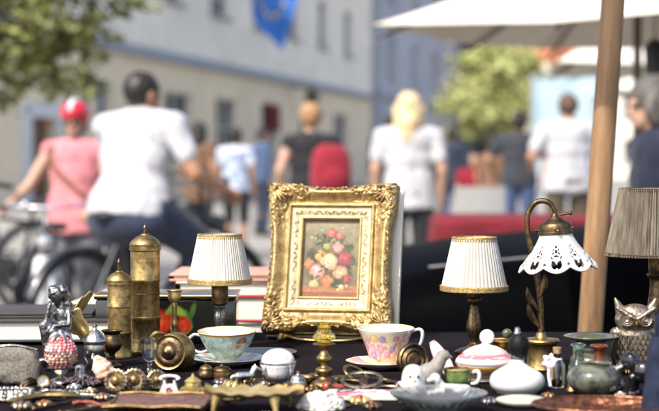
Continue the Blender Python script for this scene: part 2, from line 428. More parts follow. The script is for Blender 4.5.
# branch of a street tree hanging in at the upper left: its trunk stands left of the view
tb = P(-150, 160, 13.5); tb.z = 0
def cl(px, py, Y): q = P(px, py, Y); return (q.x - tb.x, q.y - tb.y, q.z)
tree('olive green street tree reaching over the cyclists with its lower branches', tb, 2.6, .19,
     [(cl(-130, -120, 13.5), (1.6, 1.5, 1.2)), (cl(10, 12, 13), (.62, .6, .42)), (cl(60, 22, 12.6), (.45, .5, .36)), (cl(25, 52, 13.2), (.42, .5, .3)),
      (cl(92, 38, 12.8), (.24, .3, .2)), (cl(-40, 30, 13.4), (.7, .7, .6)), (cl(112, 18, 12.9), (.2, .3, .14)), (cl(70, -25, 13), (.7, .7, .4)), (cl(14, 84, 13.3), (.2, .3, .12))],
     7500, .11, M_leafA, 3)
tb = P(492, 160, 52); tb.z = 0
def cl(px, py, Y): q = P(px, py, Y); return (q.x - tb.x, q.y - tb.y, q.z)
tree('yellow green tree standing at the end of the street', tb, 1.9, .14,
     [(cl(490, 95, 52), (1.3, 1.2, 1.2)), (cl(507, 68, 52), (.9, .9, .9)), (cl(470, 110, 51.5), (.85, .9, .6)), (cl(520, 105, 52), (.8, .9, .8)), (cl(495, 48, 52), (.6, .6, .5)), (cl(535, 90, 53), (.5, .6, .8))],
     5200, .26, M_leafB, 5)
for i, (px, Y, s_, lab) in enumerate(((455, 125, 1.0, 'dark green tree behind the yellow green tree and blue grey house'), (545, 120, 1.0, 'dark green tree rising behind the cream house'), (610, 118, 1.25, 'broad dark green tree rising behind the pale house'), (665, 112, 1.3, 'dark tree at the far right end of the street'))):
    b_ = P(px, 160, Y); b_.z = 0
    tree(lab, b_, 3, .25, [((0, 0, 7 * s_), (3.2, 3, 3)), ((2, 0, 6), (2.4, 2, 2.4)), ((-2, .5, 5.6), (2.3, 2, 2.4)), ((.3, 0, 10 * s_), (2, 2, 2))], 2200, .62, M_leafC, 20 + i)

# ================================================================ market parasols
M_canvas = mat('cream canvas', (.66, .615, .53), .85, base2=(.58, .53, .45), scale=3, bump=.15, bscale=200)
M_canvas2 = mat('off white canvas', (.68, .65, .58), .85, scale=3)
M_polewood = mat('varnished pole', (.34, .2, .095), .5, base2=(.09, .045, .02), scale=11, stretch=(2.5, 2.5, .3), bump=.4, lo=.3, hi=.6, detail=8)
M_darkpole = mat('dark pole', (.1, .07, .05), .5)
M_concrete = mat('concrete', (.3, .29, .27), .9, scale=12, bump=.3)
def parasol(label, center, side, rot, zedge, rise, canm, polem=None, pr=.024, valance=.0, tilt=None):
    t = thing('parasol', label, 'parasol', (center[0], center[1], 0), rot, 'parasols over the market stalls')
    h = side / 2; m = MB(); n = 10
    def roof(sgn):
        def fn(u, v):
            x = -h + side * u; y = -h + side * v; q = max(abs(x), abs(y)) / h
            sag = -.045 * side * q * (1 - q) * 2 + .03 * side * (min(abs(x), abs(y)) / h) * q * .6 - .03*side*(.6 if q > .98 else .6*q)
            return (x, y, zedge + rise * (1 - q) + sag + .03*side*.6 + sgn)
        return fn
    m.grid(roof(0), 24, 24)
    for k in range(4):
        Mk = rot3(z=90 * k)
        if valance: m.grid(lambda u, v: (-h + side * u, -h - .004, zedge + .018 * side * .6 * 0 - valance * v + .018 * side * min(1 - abs(2*u-1), 1) * 0), 12, 1, M=Mk)
    m.build('canopy', canm, t)
    r = MB()
    for k in range(8):
        a = pi / 4 * k; d = h * (1.38 if k % 2 else .98)
        r.tube([(0, 0, zedge + rise - .07), (cos(a) * d, sin(a) * d, zedge - .03)], .011, 6)
    r.build('ribs', M_darkpole, t)
    m = MB(); m.tube([(0, 0, .05), (0, 0, zedge + rise + .06)], pr, 14); m.ball((0, 0, zedge + rise + .08), (.03, .03, .04)); m.build('pole', polem or M_darkpole, t)
    m = MB(); m.lathe([(.26, 0), (.26, .05), (.22, .08), (.05, .1), (.045, .3), (0, .3)], 24); m.build('foot', M_concrete, t)
    return t
# large cream one whose left corner is seen high in the view
e1 = V((.834, -.552, 0)); e2 = V((.552, .834, 0)); c0 = P(372, 32, 8.6); cc = c0 + (e1 + e2) * 1.1
parasol('large cream parasol spreading over the upper right of the stalls', cc, 2.2, math.atan2(e1.y, e1.x), c0.z, .68, M_canvas, valance=.0)
e1b = V((.995, -.1, 0)); e2b = V((.1, .995, 0)); c0 = P(557, 66, 14); cc = c0 + (e1b + e2b) * 1.2
parasol('cream parasol seen through the gap right of the wooden pole', cc, 2.4, math.atan2(e1b.y, e1b.x), c0.z, .95, M_canvas2)
c0 = P(603, 92, 20); cc = c0 + (e1b + e2b) * 1.2
parasol('small far cream parasol lowest of those at right', cc, 2.4, math.atan2(e1b.y, e1b.x), c0.z, .75, M_canvas2)
# closed white parasols near the tree
def closed_parasol(px, py, Y, label):
    p = P(px, py, Y); t = thing('closed_parasol', label, 'parasol', (p.x, p.y, 0), 0, 'closed white parasols'); H = p.z
    m = MB(); m.lathe([(.02, H), (.1, H - .1), (.17, H - .6), (.2, H - 1.1), (.05, H - 1.15)], 20, rfn=lambda a, q: 1 + .18 * cos(6 * a)); m.build('canopy', M_canvas2, t)
    m = MB(); m.tube([(0, 0, 0), (0, 0, H + .08)], .025); m.lathe([(.25, 0), (.25, .08), (.04, .12)], 16); m.build('pole', M_darkpole, t)
closed_parasol(519, 55, 62, 'closed white parasol nearer the yellow green tree')
closed_parasol(546, 62, 58, 'closed white parasol above the pale blue screen')

# the stall's own parasol on the wooden pole behind the table
pb = P(590, 333, 3.22); ptop = P(613, 0, 3.22)
ax = (ptop - pb).normalized(); pb0 = pb - ax * (pb.z / ax.z)
own = thing('parasol', 'tilted stall parasol on a thick wooden pole behind the owl', 'parasol', pb0, 0, 'parasols over the market stalls')
Rm = V((0, 0, 1)).rotation_difference(ax).to_matrix()
own.rotation_euler = Rm.to_euler()
prad = 11.6 / FPX * 3.22
m = MB(); m.tube([(0, 0, .02), (0, 0, 1.0), (0, 0, 2.3)], [prad * 1.1, prad * 1.05, prad * .92], 24, sm=4); m.build('pole', M_polewood, own)
m = MB(); m.lathe([(.24, 0), (.24, .05), (.2, .08), (.06, .1), (.055, .34), (.04, .34)], 24); m.build('foot', M_concrete, own)
m = MB(); m.grid(lambda u, v: (cos(2 * pi * u) * .7 * v, sin(2 * pi * u) * .7 * v, 2.28 - .34 * v - .04 * v * (1 - v)), 8, 8, wu=True); m.build('canopy', M_canvas, own, sharp=8)
m = MB()
for k in range(8): m.tube([(0, 0, 2.22), (cos(pi / 4 * k) * .69, sin(pi / 4 * k) * .69, 1.92)], .008, 6)
m.build('ribs', M_polewood, own)

# ================================================================ far stalls
M_redcloth = mat('red cloth', (.17, .01, .018), .9, base2=(.11, .006, .012), scale=5, bump=.3, bscale=9, sheen=.0)
M_blackcloth = mat('black cloth', (.008, .0065, .008), .95, base2=(.013, .0105, .012), scale=8, bump=.5, bscale=420, sheen=.0, bmix=.3, spec=.03)
M_palewhite = mat('white plastic', (.36, .36, .35), .5, scale=6)
M_paleblue = mat('pale blue canvas', (.3, .43, .5), .8, base2=(.4, .5, .54), scale=1.2, lo=.3, hi=.7)
def draped_table(name, label, cat, c, sx, sy, h, rot, cm, drop, seed=0):
    t = thing(name, label, cat, c, rot)
    m = MB(); m.box((0, 0, h - .03), (sx - .03, sy - .03, .03))
    m.build('table_top', M_polewood, t, smooth=False)
    for i in (-1, 1):
        for j in (-1, 1):
            l_ = MB(); l_.box((i * (sx / 2 - .08), j * (sy / 2 - .08), (h - .045) / 2), (.045, .045, h - .045)); l_.build('leg', M_darkpole, t, smooth=False)
    # cloth: rounded-square section swept from centre to hem
    prof = [(0.0, 0, 0)] ; m = MB(); N = 160
    def ringpt(u, k):
        # perimeter of rectangle
        per = 2 * (sx + sy); s_ = u * per
        if s_ < sx: q = (-sx / 2 + s_, -sy / 2); nn = (0, -1)
        elif s_ < sx + sy: q = (sx / 2, -sy / 2 + s_ - sx); nn = (1, 0)
        elif s_ < 2 * sx + sy: q = (sx / 2 - (s_ - sx - sy), sy / 2); nn = (0, 1)
        else: q = (-sx / 2, sy / 2 - (s_ - 2 * sx - sy)); nn = (-1, 0)
        return q, nn, s_
    def fn(u, v):
        q, nn, s_ = ringpt(u % 1, v)
        if v < .45: f = v / .45 * .985; return (q[0] * f, q[1] * f, h + .003 + .0012 * nz(q[0] * f * 9, q[1] * f * 9, seed) * (1 if f < .97 else 0))
        if v < .55: a = (v - .45) / .1 * pi / 2; e = .012; return (q[0] * .985 + nn[0] * sin(a) * e, q[1] * .985 + nn[1] * sin(a) * e, h + .003 - e * (1 - cos(a)))
        w_ = (v - .55) / .45; wob = .035 * w_ * (sin(s_ * 19 + 3 * nz(s_ * 2, seed)) + .4)
        return (q[0] + nn[0] * (.004 + wob + .012), q[1] + nn[1] * (.004 + wob + .012), h - .01 - (drop - .02) * w_)
    m.grid(fn, N, 40, wu=True); m.build('tablecloth', cm, t, sharp=60)
    return t
rc = P(515, 231, 7.4)
draped_table('stall_table', 'stall table draped with a plain red cloth beyond the black car', 'table', (rc.x + .62, rc.y, 0), 2.0, .75, .86, R(-2), M_redcloth, .5, 4)
# pale blue panel
p_ = P(570, 95, 22); t = thing('canvas_screen', 'pale blue canvas screen standing behind the man in white', 'screen', (p_.x, p_.y, 0))
m = MB(); m.grid(lambda u, v: (-.52 + 1.04 * u, .02 * sin(u * 14), .55 + 1.75 * v), 24, 4); m.grid(lambda u, v: (-.52 + 1.04 * u, .012 + .02 * sin(u * 14), .55 + 1.75 * v), 24, 4); m.build('canvas', M_paleblue, t)
m = MB()
for sx in (-.54, .54): m.tube([(sx, 0, 0), (sx, 0, 2.34)], .018)
m.tube([(-.54, 0, 2.32), (.54, 0, 2.32)], .018); m.build('panel_frame', M_palewhite, t)

# chairs by the red stall
def garden_chair(px, py, Y, rot, m_, label):
    b_ = P(px, py, Y); t = thing('stall_chair', label, 'chair', (b_.x, b_.y, 0), rot)
    m = MB(); m.box((0, 0, .44), (.44, .42, .03), bev=.01); m.build('seat', m_, t)
    m = MB(); m.grid(lambda u, v: (-.2 + .4 * u, .2 + .07 * v + .03 * (2 * u - 1) ** 2 * -1, .5 + .42 * v), 8, 6); m.grid(lambda u, v: (-.2 + .4 * u, .215 + .07 * v + .03 * (2 * u - 1) ** 2 * -1, .5 + .42 * v), 8, 6); m.build('backrest', m_, t)
    for i in (-1, 1):
        for j in (-1, 1):
            l = MB(); l.tube([(i * .19, j * .18, .43), (i * .22, j * .21, 0)], [.016, .013], 8); l.build('leg', m_, t)
    return t
garden_chair(482, 205, 12.5, R(170), M_palewhite, 'white plastic chair beside the red covered stall')

# ================================================================ flag on the house
M_flag = mat('blue flag cloth', (.03, .16, .56), .7, scale=4, sheen=.1)
M_star = mat('yellow star', (.75, .55, .03), .7)
pf = P(243, -8, 50); fl = thing('flag', 'blue flag with a ring of yellow stars hanging from the house front', 'flag', pf, FANG)
m = MB(); fw, fh = 2.7, 1.45
def flagp(u, v):
    # hangs from a slanting pole: droops into folds
    x = .05 * sin(v * 9) + .12 * sin(u * 7 + v * 2) * (.3 + v)
    return V((x - .1 * u, -.25 - 1.9 * u * (1 - .45 * v) , .9 - .1*u - fw * v * (1 - .38 * (1 - u)) + .0))
m.grid(flagp, 24, 36); fo = m.build('cloth', M_flag, fl)
m = MB()
for k in range(12):
    a = 2 * pi * k / 12; u0 = .5 + .27 * cos(a); v0 = .5 + .24 * sin(a)
    q = flagp(u0, v0); du = (flagp(u0 + .01, v0) - q).normalized(); dv = (flagp(u0, v0 + .01) - q).normalized(); nn_ = du.cross(dv).normalized(); dv = nn_.cross(du)
    pts = [q + (du * cos(pi / 2 + b * pi / 5) + dv * sin(pi / 2 + b * pi / 5)) * (.11 if b % 2 == 0 else .045) for b in range(10)]
    for s_ in (-1, 1):
        m.add([q + nn_ * .012 * s_] + [x + nn_ * .012 * s_ for x in pts], [(0, i + 1, (i + 1) % 10 + 1) for i in range(10)])
m.build('star_ring', M_star, fo, smooth=False)
m = MB(); m.tube([(0, .3, .5), (0, -1.6, 1.15)], .03); m.build('flagpole', M_sashw, fl)
# dark lamp hung under the large parasol
M_tyreblk = mat('black enamel', (.006, .006, .007), .4); pl_ = P(655, 58, 8.0); t = thing('hanging_lamp', 'small black lamp hanging under the large cream parasol at the right edge', 'lamp', pl_)
m = MB(); m.lathe([(0, -.085), (.05, -.08), (.055, .03), (.06, .045), (.035, .085), (.012, .1), (0, .1)], 20); m.build('lamp_body', M_tyreblk, t)
m = MB(); m.tube([(0, 0, .1), (0, 0, .27)], .006); m.build('cord', M_darkpole, t)
# lantern and red sign board on the house front
pl_ = F0 + FD * fx(290)
t = thing('wall_lantern', 'dark lantern on a bracket under the house cornice', 'lantern', (pl_.x, pl_.y, 0), FANG)
m = MB(); z = fz(290, 100); m.tube([(0, .0, z + .5), (0, -.9, z + .5)], .03); m.build('bracket', M_darkpole, t)
m = MB(); m.lathe([(.1, -.4), (.22, -.2), (.28, .15), (.33, .18), (.12, .4), (.03, .5)], 6, c=(0, -.9, z)); m.build('lantern_body', M_darkpole, t, smooth=False)
ps = F0 + FD * fx(271); t = thing('sign_board', 'dull red board fixed to the house wall below the lantern', 'sign', (ps.x, ps.y, 0), FANG)
m = MB(); m.box((0, -.12, fz(271, 118)), (1.7, .06, .95), bev=.02); m.build('board', M_redcloth, t)
m = MB(); m.box((0, -.07, fz(271, 118)), (1.8, .04, 1.05)); m.build('backing', M_darkpole, t, smooth=False)

# ================================================================ black car parked behind the table
M_carpaint = mat('black car paint', (.002, .002, .0025), .38, scale=5, rvar=.03, spec=.003)
M_carglass = mat('car glass', (.012, .014, .016), .05, coat=.4, scale=2)
M_tyre = mat('tyre rubber', (.018, .018, .018), .85, scale=30, bump=.2)
M_alloy = mat('alloy', (.55, .55, .56), .3, metal=1, scale=20)
M_lens = mat('lamp lens', (.8, .82, .85), .08, coat=.6, scale=10)
car = thing('parked_car', 'shiny black car parked close behind the table', 'car', (.0, 5.08, 0), R(-1.5))
st = [(0, .50, .50, .46), (.04, .66, .58, .36), (.14, .74, .76, .28), (.32, .8, .825, .24), (.7, .845, .865, .22), (1.15, .86, .91, .22), (1.4, .865, .94, .22), (2.2, .87, .95, .22), (3.2, .865, .96, .22), (3.8, .84, .95, .24), (4.02, .78, .88, .3), (4.1, .7, .7, .42)]
st = spline(st, 5)
def carring(x, wd, ht, zb):
    half = [(0, zb), (wd * .88, zb), (wd * .97, zb + .06), (wd, zb + (ht - zb) * .45), (wd * .985, zb + (ht - zb) * .72), (wd * .95, ht - .075), (wd * .89, ht - .03), (wd * .78, ht - .008), (wd * .4, ht + .022), (0, ht + .03)]
    ring = [(x, -y, z) for y, z in half] + [(x, y, z) for y, z in half[-2:0:-1]]
    return ring
rings = [carring(*s_) for s_ in st]; nr = len(rings[0])
m = MB(); m.add([p for r in rings for p in r], [(j * nr + i, j * nr + (i + 1) % nr, (j + 1) * nr + (i + 1) % nr, (j + 1) * nr + i) for j in range(len(rings) - 1) for i in range(nr)] + [tuple(range(nr)), tuple((len(rings) - 1) * nr + i for i in range(nr))])
m.build('body', M_carpaint, car, sharp=50)
cab = [(1.18, .70, .93, .925), (1.75, .66, .94, 1.36), (2.1, .64, .94, 1.43), (2.9, .64, .95, 1.42), (3.5, .66, .95, 1.25), (3.9, .68, .95, .96)]
cab = spline(cab, 4); rings = []
for x, wd, zb, zt in cab:
    rings.append([(x, -wd, zb), (x, -wd * .96, zb + (zt - zb) * .5), (x, -wd * .86, zt - .03), (x, -wd * .7, zt), (x, 0, zt + .015), (x, wd * .7, zt), (x, wd * .86, zt - .03), (x, wd * .96, zb + (zt - zb) * .5), (x, wd, zb)])
nr = 9; m = MB(); m.add([p for r in rings for p in r], [(j * nr + i, j * nr + i + 1, (j + 1) * nr + i + 1, (j + 1) * nr + i) for j in range(len(rings) - 1) for i in range(nr - 1)])
m.build('glasshouse', M_carglass, car)
m = MB(); rf = [r for r in rings if r[4][2] > 1.37]
m.add([V(p) + V((0, 0, .012)) for r in rf for p in r[2:7]], [(j * 5 + i, j * 5 + i + 1, (j + 1) * 5 + i + 1, (j + 1) * 5 + i) for j in range(len(rf) - 1) for i in range(4)]); m.build('roof', M_carpaint, car)
for x in (.78, 3.3):
    for sy in (-1, 1):
        wm = MB(); Mw = TR(x, sy * .76, .31) @ rotM(x=90)
        wm.lathe([(.2, -.1), (.29, -.1), (.31, -.07), (.31, .07), (.29, .1), (.2, .1)], 32, M=Mw, caps=False); wo = wm.build('wheel', M_tyre, car)
        wm = MB(); wm.lathe([(.0, sy * -.085), (.05, sy * -.09), (.06, sy * -.07), (.18, sy * -.075), (.205, sy * -.095), (.205, .09), (.0, .09)], 32, M=Mw, rfn=lambda a, q: 1); wm.build('rim', M_alloy, wo)
for sy in (-1, 1):
    m = MB(); m.ball((.13, sy * .56, .66), (.1, .16, .075), disp=None); m.build('headlight', M_lens, car)
m = MB(); m.box((-.005, 0, .44), (.03, .8, .14), bev=.01); m.build('grille', M_tyre, car)
m = MB(); m.tube([(.3, -.66, .825), (.7, -.715, .868), (1.2, -.735, .912), (2.4, -.74, .945)], .006, 8, sm=5); m.build('highlight_strip', mat('satin highlight', (.09, .09, .095), .5, metal=1, scale=10), car)  # added strip standing in for the highlight along the bonnet edge
m = MB(); m.tube([(1.32, -.86, .9), (1.35, -.97, .97)], .02); m.ball((1.36, -1.0, 1.0), (.07, .1, .07)); m.build('door_mirror', M_carpaint, car)

# ================================================================ the flea-market table and the table of books behind it
draped_table('market_table', 'long flea market table under a black cloth', 'table', (0, 2.36, 0), 2.6, 1.25, ZT - .003, 0, M_blackcloth, .55, 2)
draped_table('book_table', 'low side table under a black cloth carrying the old books', 'table', (-.62, 3.36, 0), 1.3, .6, .72, 0, M_blackcloth, .4, 3)
# ================================================================ people
M_skin = mat('skin', (.46, .28, .2), .55, base2=(.4, .24, .165), scale=20, sss=.1)
M_skin2 = mat('tanned skin', (.42, .22, .13), .55, base2=(.36, .18, .1), scale=20, sss=.1)
def cloth(name, c, c2=None, sc=14): return mat(name, c, .85, base2=c2, scale=sc, bump=.35, bscale=25, bmix=3, sheen=.1)
M_white = cloth('white cotton', (.46, .46, .475), (.41, .41, .43)); M_pinksh = cloth('pink jersey', (.58, .22, .23), (.5, .17, .19)); M_black_c = cloth('black cotton', (.015, .015, .018))
M_jeans = cloth('dark denim', (.02, .03, .06), (.012, .018, .035), 30); M_bluejean = cloth('blue denim', (.06, .1, .2), (.035, .06, .13), 30)
M_navy = cloth('navy knit', (.007, .011, .03), (.005, .008, .022)); M_greyc = cloth('grey patterned cotton', (.16, .16, .17), (.05, .05, .055), 9)
M_red_c = cloth('red cotton', (.25, .01, .025)); M_charc = cloth('charcoal cotton', (.03, .033, .045)); M_olive = cloth('brown cotton', (.09, .07, .045)); M_bluew = mat('blue white print', (.5, .53, .58), .85, base2=(.2, .28, .46), scale=9, lo=.44, hi=.5)
M_brownc = cloth('brown cotton dress', (.2, .11, .06), (.12, .06, .035)); M_shoe = mat('shoe leather', (.03, .025, .02), .5, scale=30); M_sandal = mat('light shoe', (.4, .36, .3), .6)
M_hairdk = mat('dark hair', (.018, .013, .01), .45, scale=60, stretch=(1, 1, .2), bump=.6); M_hairbl = mat('blonde hair', (.72, .55, .33), .45, base2=(.5, .35, .18), scale=60, stretch=(1, 1, .15), bump=.6)
M_hairgr = mat('grey hair', (.13, .115, .1), .5, base2=(.06, .052, .045), scale=60, stretch=(1, 1, .2), bump=.6); M_hairgold = mat('golden short hair', (.44, .26, .12), .45, base2=(.22, .12, .05), scale=60, bump=.6)
M_dark = mat('dark lens', (.01, .01, .01), .2); M_lip = mat('lips', (.4, .12, .1), .5)
M_helm = mat('red helmet shell', (.55, .012, .03), .3, coat=.5, scale=20); M_helmw = mat('white helmet shell', (.8, .8, .82), .3, coat=.5)

def cap(mb, a, b, ra, rb, n=12):
    a = V(a); b = V(b); mb.tube([a, a * .67 + b * .33, a * .33 + b * .67, b], [ra, ra * .67 + rb * .33, ra * .33 + rb * .67, rb], n)
    mb.ball(a, ra, n, 8); mb.ball(b, rb, n, 8)

J0 = dict(pelvis=(0, 0, .93), neck=(0, 0, 1.43), head=(0, -.02, 1.57),
          shL=(.178, 0, 1.365), elL=(.235, .03, 1.12), wrL=(.24, -.04, .87), shR=(-.178, 0, 1.365), elR=(-.235, .03, 1.12), wrR=(-.24, -.04, .87),
          hipL=(.09, 0, .9), knL=(.1, -.03, .49), anL=(.11, .02, .08), hipR=(-.09, 0, .9), knR=(-.1, -.03, .49), anR=(-.11, .02, .08))

def person(label, px, Y, rot, H, pose=None, shirt=None, sleeve=.6, hem=.0, trousers=None, leglen=1.0, hair=None, hstyle='short', skin=None, wid=1.0,
           hyaw=0, hpitch=0, face=False, shoe=None, grip=False, z0=0, vox=.015, legw=1.0):
    skin = skin or M_skin; shoe = shoe or M_shoe
    J = {k: V(v) for k, v in J0.items()}
    for k, v in (pose or {}).items(): J[k] = V(v)
    for k in J:
        if k[:2] in ('sh', 'hi'): J[k] = V((J[k].x * wid, J[k].y, J[k].z))
    b = P(px, 160, Y); t = thing('person', label, 'person', (b.x, b.y, z0), rot)
    k = H / 1.7
    sp = (J['neck'] - J['pelvis']); sl = sp.length / .5; sd_ = sp.normalized()
    Rs = V((0, 0, 1)).rotation_difference(sd_).to_matrix()
    def torso(mb, e):
        for f, r, dy in ((.02, (.168, .118, .13), 0), (.3, (.152, .112, .15), -.005), (.55, (.165, .118, .16), -.005), (.78, (.17, .11, .14), 0)):
            c = J['pelvis'] + sp * f + Rs @ V((0, dy, 0)); mb.ball(c, (r[0] * wid + e, r[1] * (.6 + .4 * wid) + e, r[2] * sl + e), 20, 12, M=Rs)
    Rh = rot3(z=hyaw) @ rot3(x=hpitch)
    hd = J['head']
    mb = MB(); torso(mb, 0)
    for s_ in 'LR':
        cap(mb, J['sh' + s_] * .75 + J['neck'] * .25 - V((0, 0, .02)), J['sh' + s_], .046, .053)
        cap(mb, J['sh' + s_], J['el' + s_], .054, .041); cap(mb, J['el' + s_], J['wr' + s_], .041, .028)
        cap(mb, J['hip' + s_], J['kn' + s_], .085, .056); cap(mb, J['kn' + s_], J['kn' + s_] * .6 + J['an' + s_] * .4 + V((0, .018, 0)), .055, .054); cap(mb, J['kn' + s_] * .6 + J['an' + s_] * .4 + V((0, .018, 0)), J['an' + s_], .054, .036)
        mb.ball(J['an' + s_] + V((0, -.06, -.045)), (.042, .115, .035))
    cap(mb, J['neck'] - V((0, 0, .02)), hd + Rh @ V((0, .012, -.06)), .058, .052)
    for c, r in (((0, .012, .02), (.076, .094, .1)), ((0, -.03, -.05), (.055, .058, .062)), ((0, -.098, -.015), (.013, .018, .022)), ((.078, .01, -.015), (.012, .022, .032)), ((-.078, .01, -.015), (.012, .022, .032)), ((0, -.075, .03), (.055, .02, .014)), ((0, -.075, -.085), (.024, .02, .018))):
        mb.ball(hd + Rh @ V(c), r, 16, 12, M=Rh)
    vs, fs = remeshed(mb, vox * .9, 3)
    bm_ = MB(k); bm_.add(vs, fs)
    for s_ in 'LR':                                             # hands: palm, four fingers and a thumb
        w_ = J['wr' + s_]; d = (w_ - J['el' + s_]).normalized(); sx = 1 if s_ == 'L' else -1
        side = V((0, -1, 0)) - d * d.dot(V((0, -1, 0))); side = side.normalized() if side.length > .2 else V((0, 0, 1)).cross(d).normalized()
        nrm = d.cross(side).normalized() * -sx                  # towards the palm
        if nrm.x * sx > 0 and not grip: nrm = -nrm
        if grip: nrm = V((0, 0, -1)); nrm = (nrm - d * d.dot(nrm)).normalized(); side = d.cross(nrm).normalized() * sx
        Mh = Matrix((side, d, nrm)).transposed()
        bm_.ball(w_ + d * .045, (.038, .052, .016), 14, 10, M=Mh)
        for i, (o, L) in enumerate(((.03, .072), (.01, .08), (-.01, .075), (-.029, .058))):
            p0 = w_ + d * .085 + side * o; c_ = .75 if grip else .25
            a1 = p0 + (d * cos(c_) + nrm * sin(c_)) * L * .45; a2 = a1 + (d * cos(c_ * 2.2) + nrm * sin(c_ * 2.2)) * L * .32; a3 = a2 + (d * cos(c_ * 3.2) + nrm * sin(c_ * 3.2)) * L * .25
            bm_.tube([p0 - d * .015, p0, a1, a2, a3], [.0095, .0095, .009, .008, .006], 8)
        q0 = w_ + d * .03 + side * .032; bm_.tube([q0 - side * .01, q0 + side * .015 + d * .02 + nrm * .012, q0 + side * .018 + d * .045 + nrm * .025, q0 + side * .012 + d * .062 + nrm * .032], [.012, .011, .01, .007], 8)
    body = bm_.build('body', skin, t, sharp=80)
    if shirt:
        mb = MB(); torso(mb, .014)
        if hem:
            c0 = J['pelvis'] + sp * .3; c1 = J['pelvis'] - sd_ * hem
            mb.add(*ell_tube([c0, c0 * .5 + c1 * .5, c1], [(.17 * wid, .127), (.182 * wid * (.8 + .2 * legw), .137 * legw), (.184 * wid * (.8 + .2 * legw), .146 * legw)], Rs))
        for s_ in 'LR':
            cap(mb, J['neck'] * .55 + J['sh' + s_] * .45 - V((0, 0, .008)), J['sh' + s_], .066, .074)
            if sleeve > 0:
                e_ = J['sh' + s_].lerp(J['el' + s_], min(1, sleeve)); cap(mb, J['sh' + s_], e_, .07, .063 if sleeve < .9 else .05)
                if sleeve > 1: cap(mb, J['el' + s_], J['el' + s_].lerp(J['wr' + s_], min(.95, sleeve - 1)), .05, .042)
        vs, fs = remeshed(mb, vox, 3); m_ = MB(k); m_.add([v + .011 * V((nz(v.x * 9, v.y * 9, v.z * 6), nz(v.y * 9 + 5, v.z * 6, v.x * 9), 0)) + .007 * V((nz(v.x * 22 + v.z * 9, v.y * 22, v.z * 12 - v.x * 8), nz(v.y * 20, 4 + v.x * 20 + v.z * 9, v.z * 12), 0)) for v in vs], fs); m_.build('shirt', shirt, t, sharp=80)
    if trousers:
        mb = MB(); c = J['pelvis']
        mb.ball(c - sd_ * .07 * max(0, legw - 1) / .3, (.178 * wid * (.5 + .5 * legw), .13 * (.6 + .4 * wid) * (.4 + .6 * legw), .125), 20, 12, M=Rs)
        for s_ in 'LR':
            cap(mb, J['hip' + s_], J['kn' + s_], .102 * legw, .074 * legw); f = max(0., leglen * 2 - 1)
            if f > 0: cap(mb, J['kn' + s_], J['kn' + s_].lerp(J['an' + s_], f * .97), .074 * legw, .062 * legw)
        vs, fs = remeshed(mb, vox, 3); m_ = MB(k); m_.add(vs, fs); m_.build('trousers', trousers, t, sharp=80)
    for s_ in 'LR':
        m_ = MB(k); a = J['an' + s_]; m_.ball(a + V((0, -.055, -.047)), (.05, .132, .042), 16, 10, disp=lambda q: 1 if q.z > -.3 else .97); m_.tube([a + V((0, .01, .03)), a + V((0, .01, -.04))], [.05, .052], 14); m_.build('shoe', shoe, t)
    if hair:
        mb = MB()
        if hstyle == 'bald':
            mb.ball(hd + Rh @ V((0, .022, .018)), (.086, .104, .1), 20, 14, M=Rh)
        elif hstyle == 'short':
            mb.ball(hd + Rh @ V((0, .022, .04)), (.085, .098, .09), 20, 14, M=Rh); mb.ball(hd + Rh @ V((0, .05, -.01)), (.078, .07, .09), 18, 12, M=Rh)
        elif hstyle == 'crop':
            mb.ball(hd + Rh @ V((0, .02, .04)), (.098, .108, .096), 20, 14, M=Rh); mb.ball(hd + Rh @ V((0, .05, -.01)), (.084, .06, .055), 18, 12, M=Rh)
        elif hstyle == 'bob':
            mb.ball(hd + Rh @ V((0, .025, .045)), (.105, .112, .1), 20, 14, M=Rh); mb.ball(hd + Rh @ V((0, .06, -.03)), (.1, .075, .11), 18, 12, M=Rh)
            for sx in (-1, 1): mb.ball(hd + Rh @ V((sx * .085, .01, -.02)), (.03, .07, .09), 14, 10, M=Rh)
        elif hstyle == 'long':
            mb.ball(hd + Rh @ V((0, .025, .035)), (.096, .108, .1), 20, 14, M=Rh); mb.ball(hd + Rh @ V((0, .075, -.06)), (.1, .06, .15), 18, 12, M=Rh)
            cap(mb, hd + Rh @ V((0, .08, -.1)), hd + V((.01, .1, -.2)), .085, .06)
            for sx in (-1, 1): cap(mb, hd + Rh @ V((sx * .08, .03, .0)), hd + V((sx * .07, .07, -.19)), .045, .035)
        vs, fs = remeshed(mb, .011, 1); m_ = MB(k)
        m_.add([v + (v - hd).normalized() * .008 * nz(v.x * 45, v.y * 45, v.z * 14) for v in vs], fs); m_.build('hair', hair, t, sharp=80)
    if face:
        for sx in (-1, 1):
            m_ = MB(k); m_.ball(hd + Rh @ V((sx * .031, -.083, .008)), (.012, .008, .007), 10, 8, M=Rh); m_.build('eye', M_dark, t)
        m_ = MB(k); m_.ball(hd + Rh @ V((0, -.09, -.058)), (.022, .008, .006), 10, 8, M=Rh); m_.build('mouth', M_lip, t)
    return t, J, k, Rh
def ell_tube(cs, rs, Rm, n=20):
    vs = []; 
    for c, (a, b) in zip(cs, rs): vs += [V(c) + Rm @ V((a * cos(2 * pi * i / n), b * sin(2 * pi * i / n), 0)) for i in range(n)]
    m = len(cs); fs = [(j * n + i, j * n + (i + 1) % n, (j + 1) * n + (i + 1) % n, (j + 1) * n + i) for j in range(m - 1) for i in range(n)] + [tuple(range(n))[::-1], tuple((m - 1) * n + i for i in range(n))]
    return vs, fs

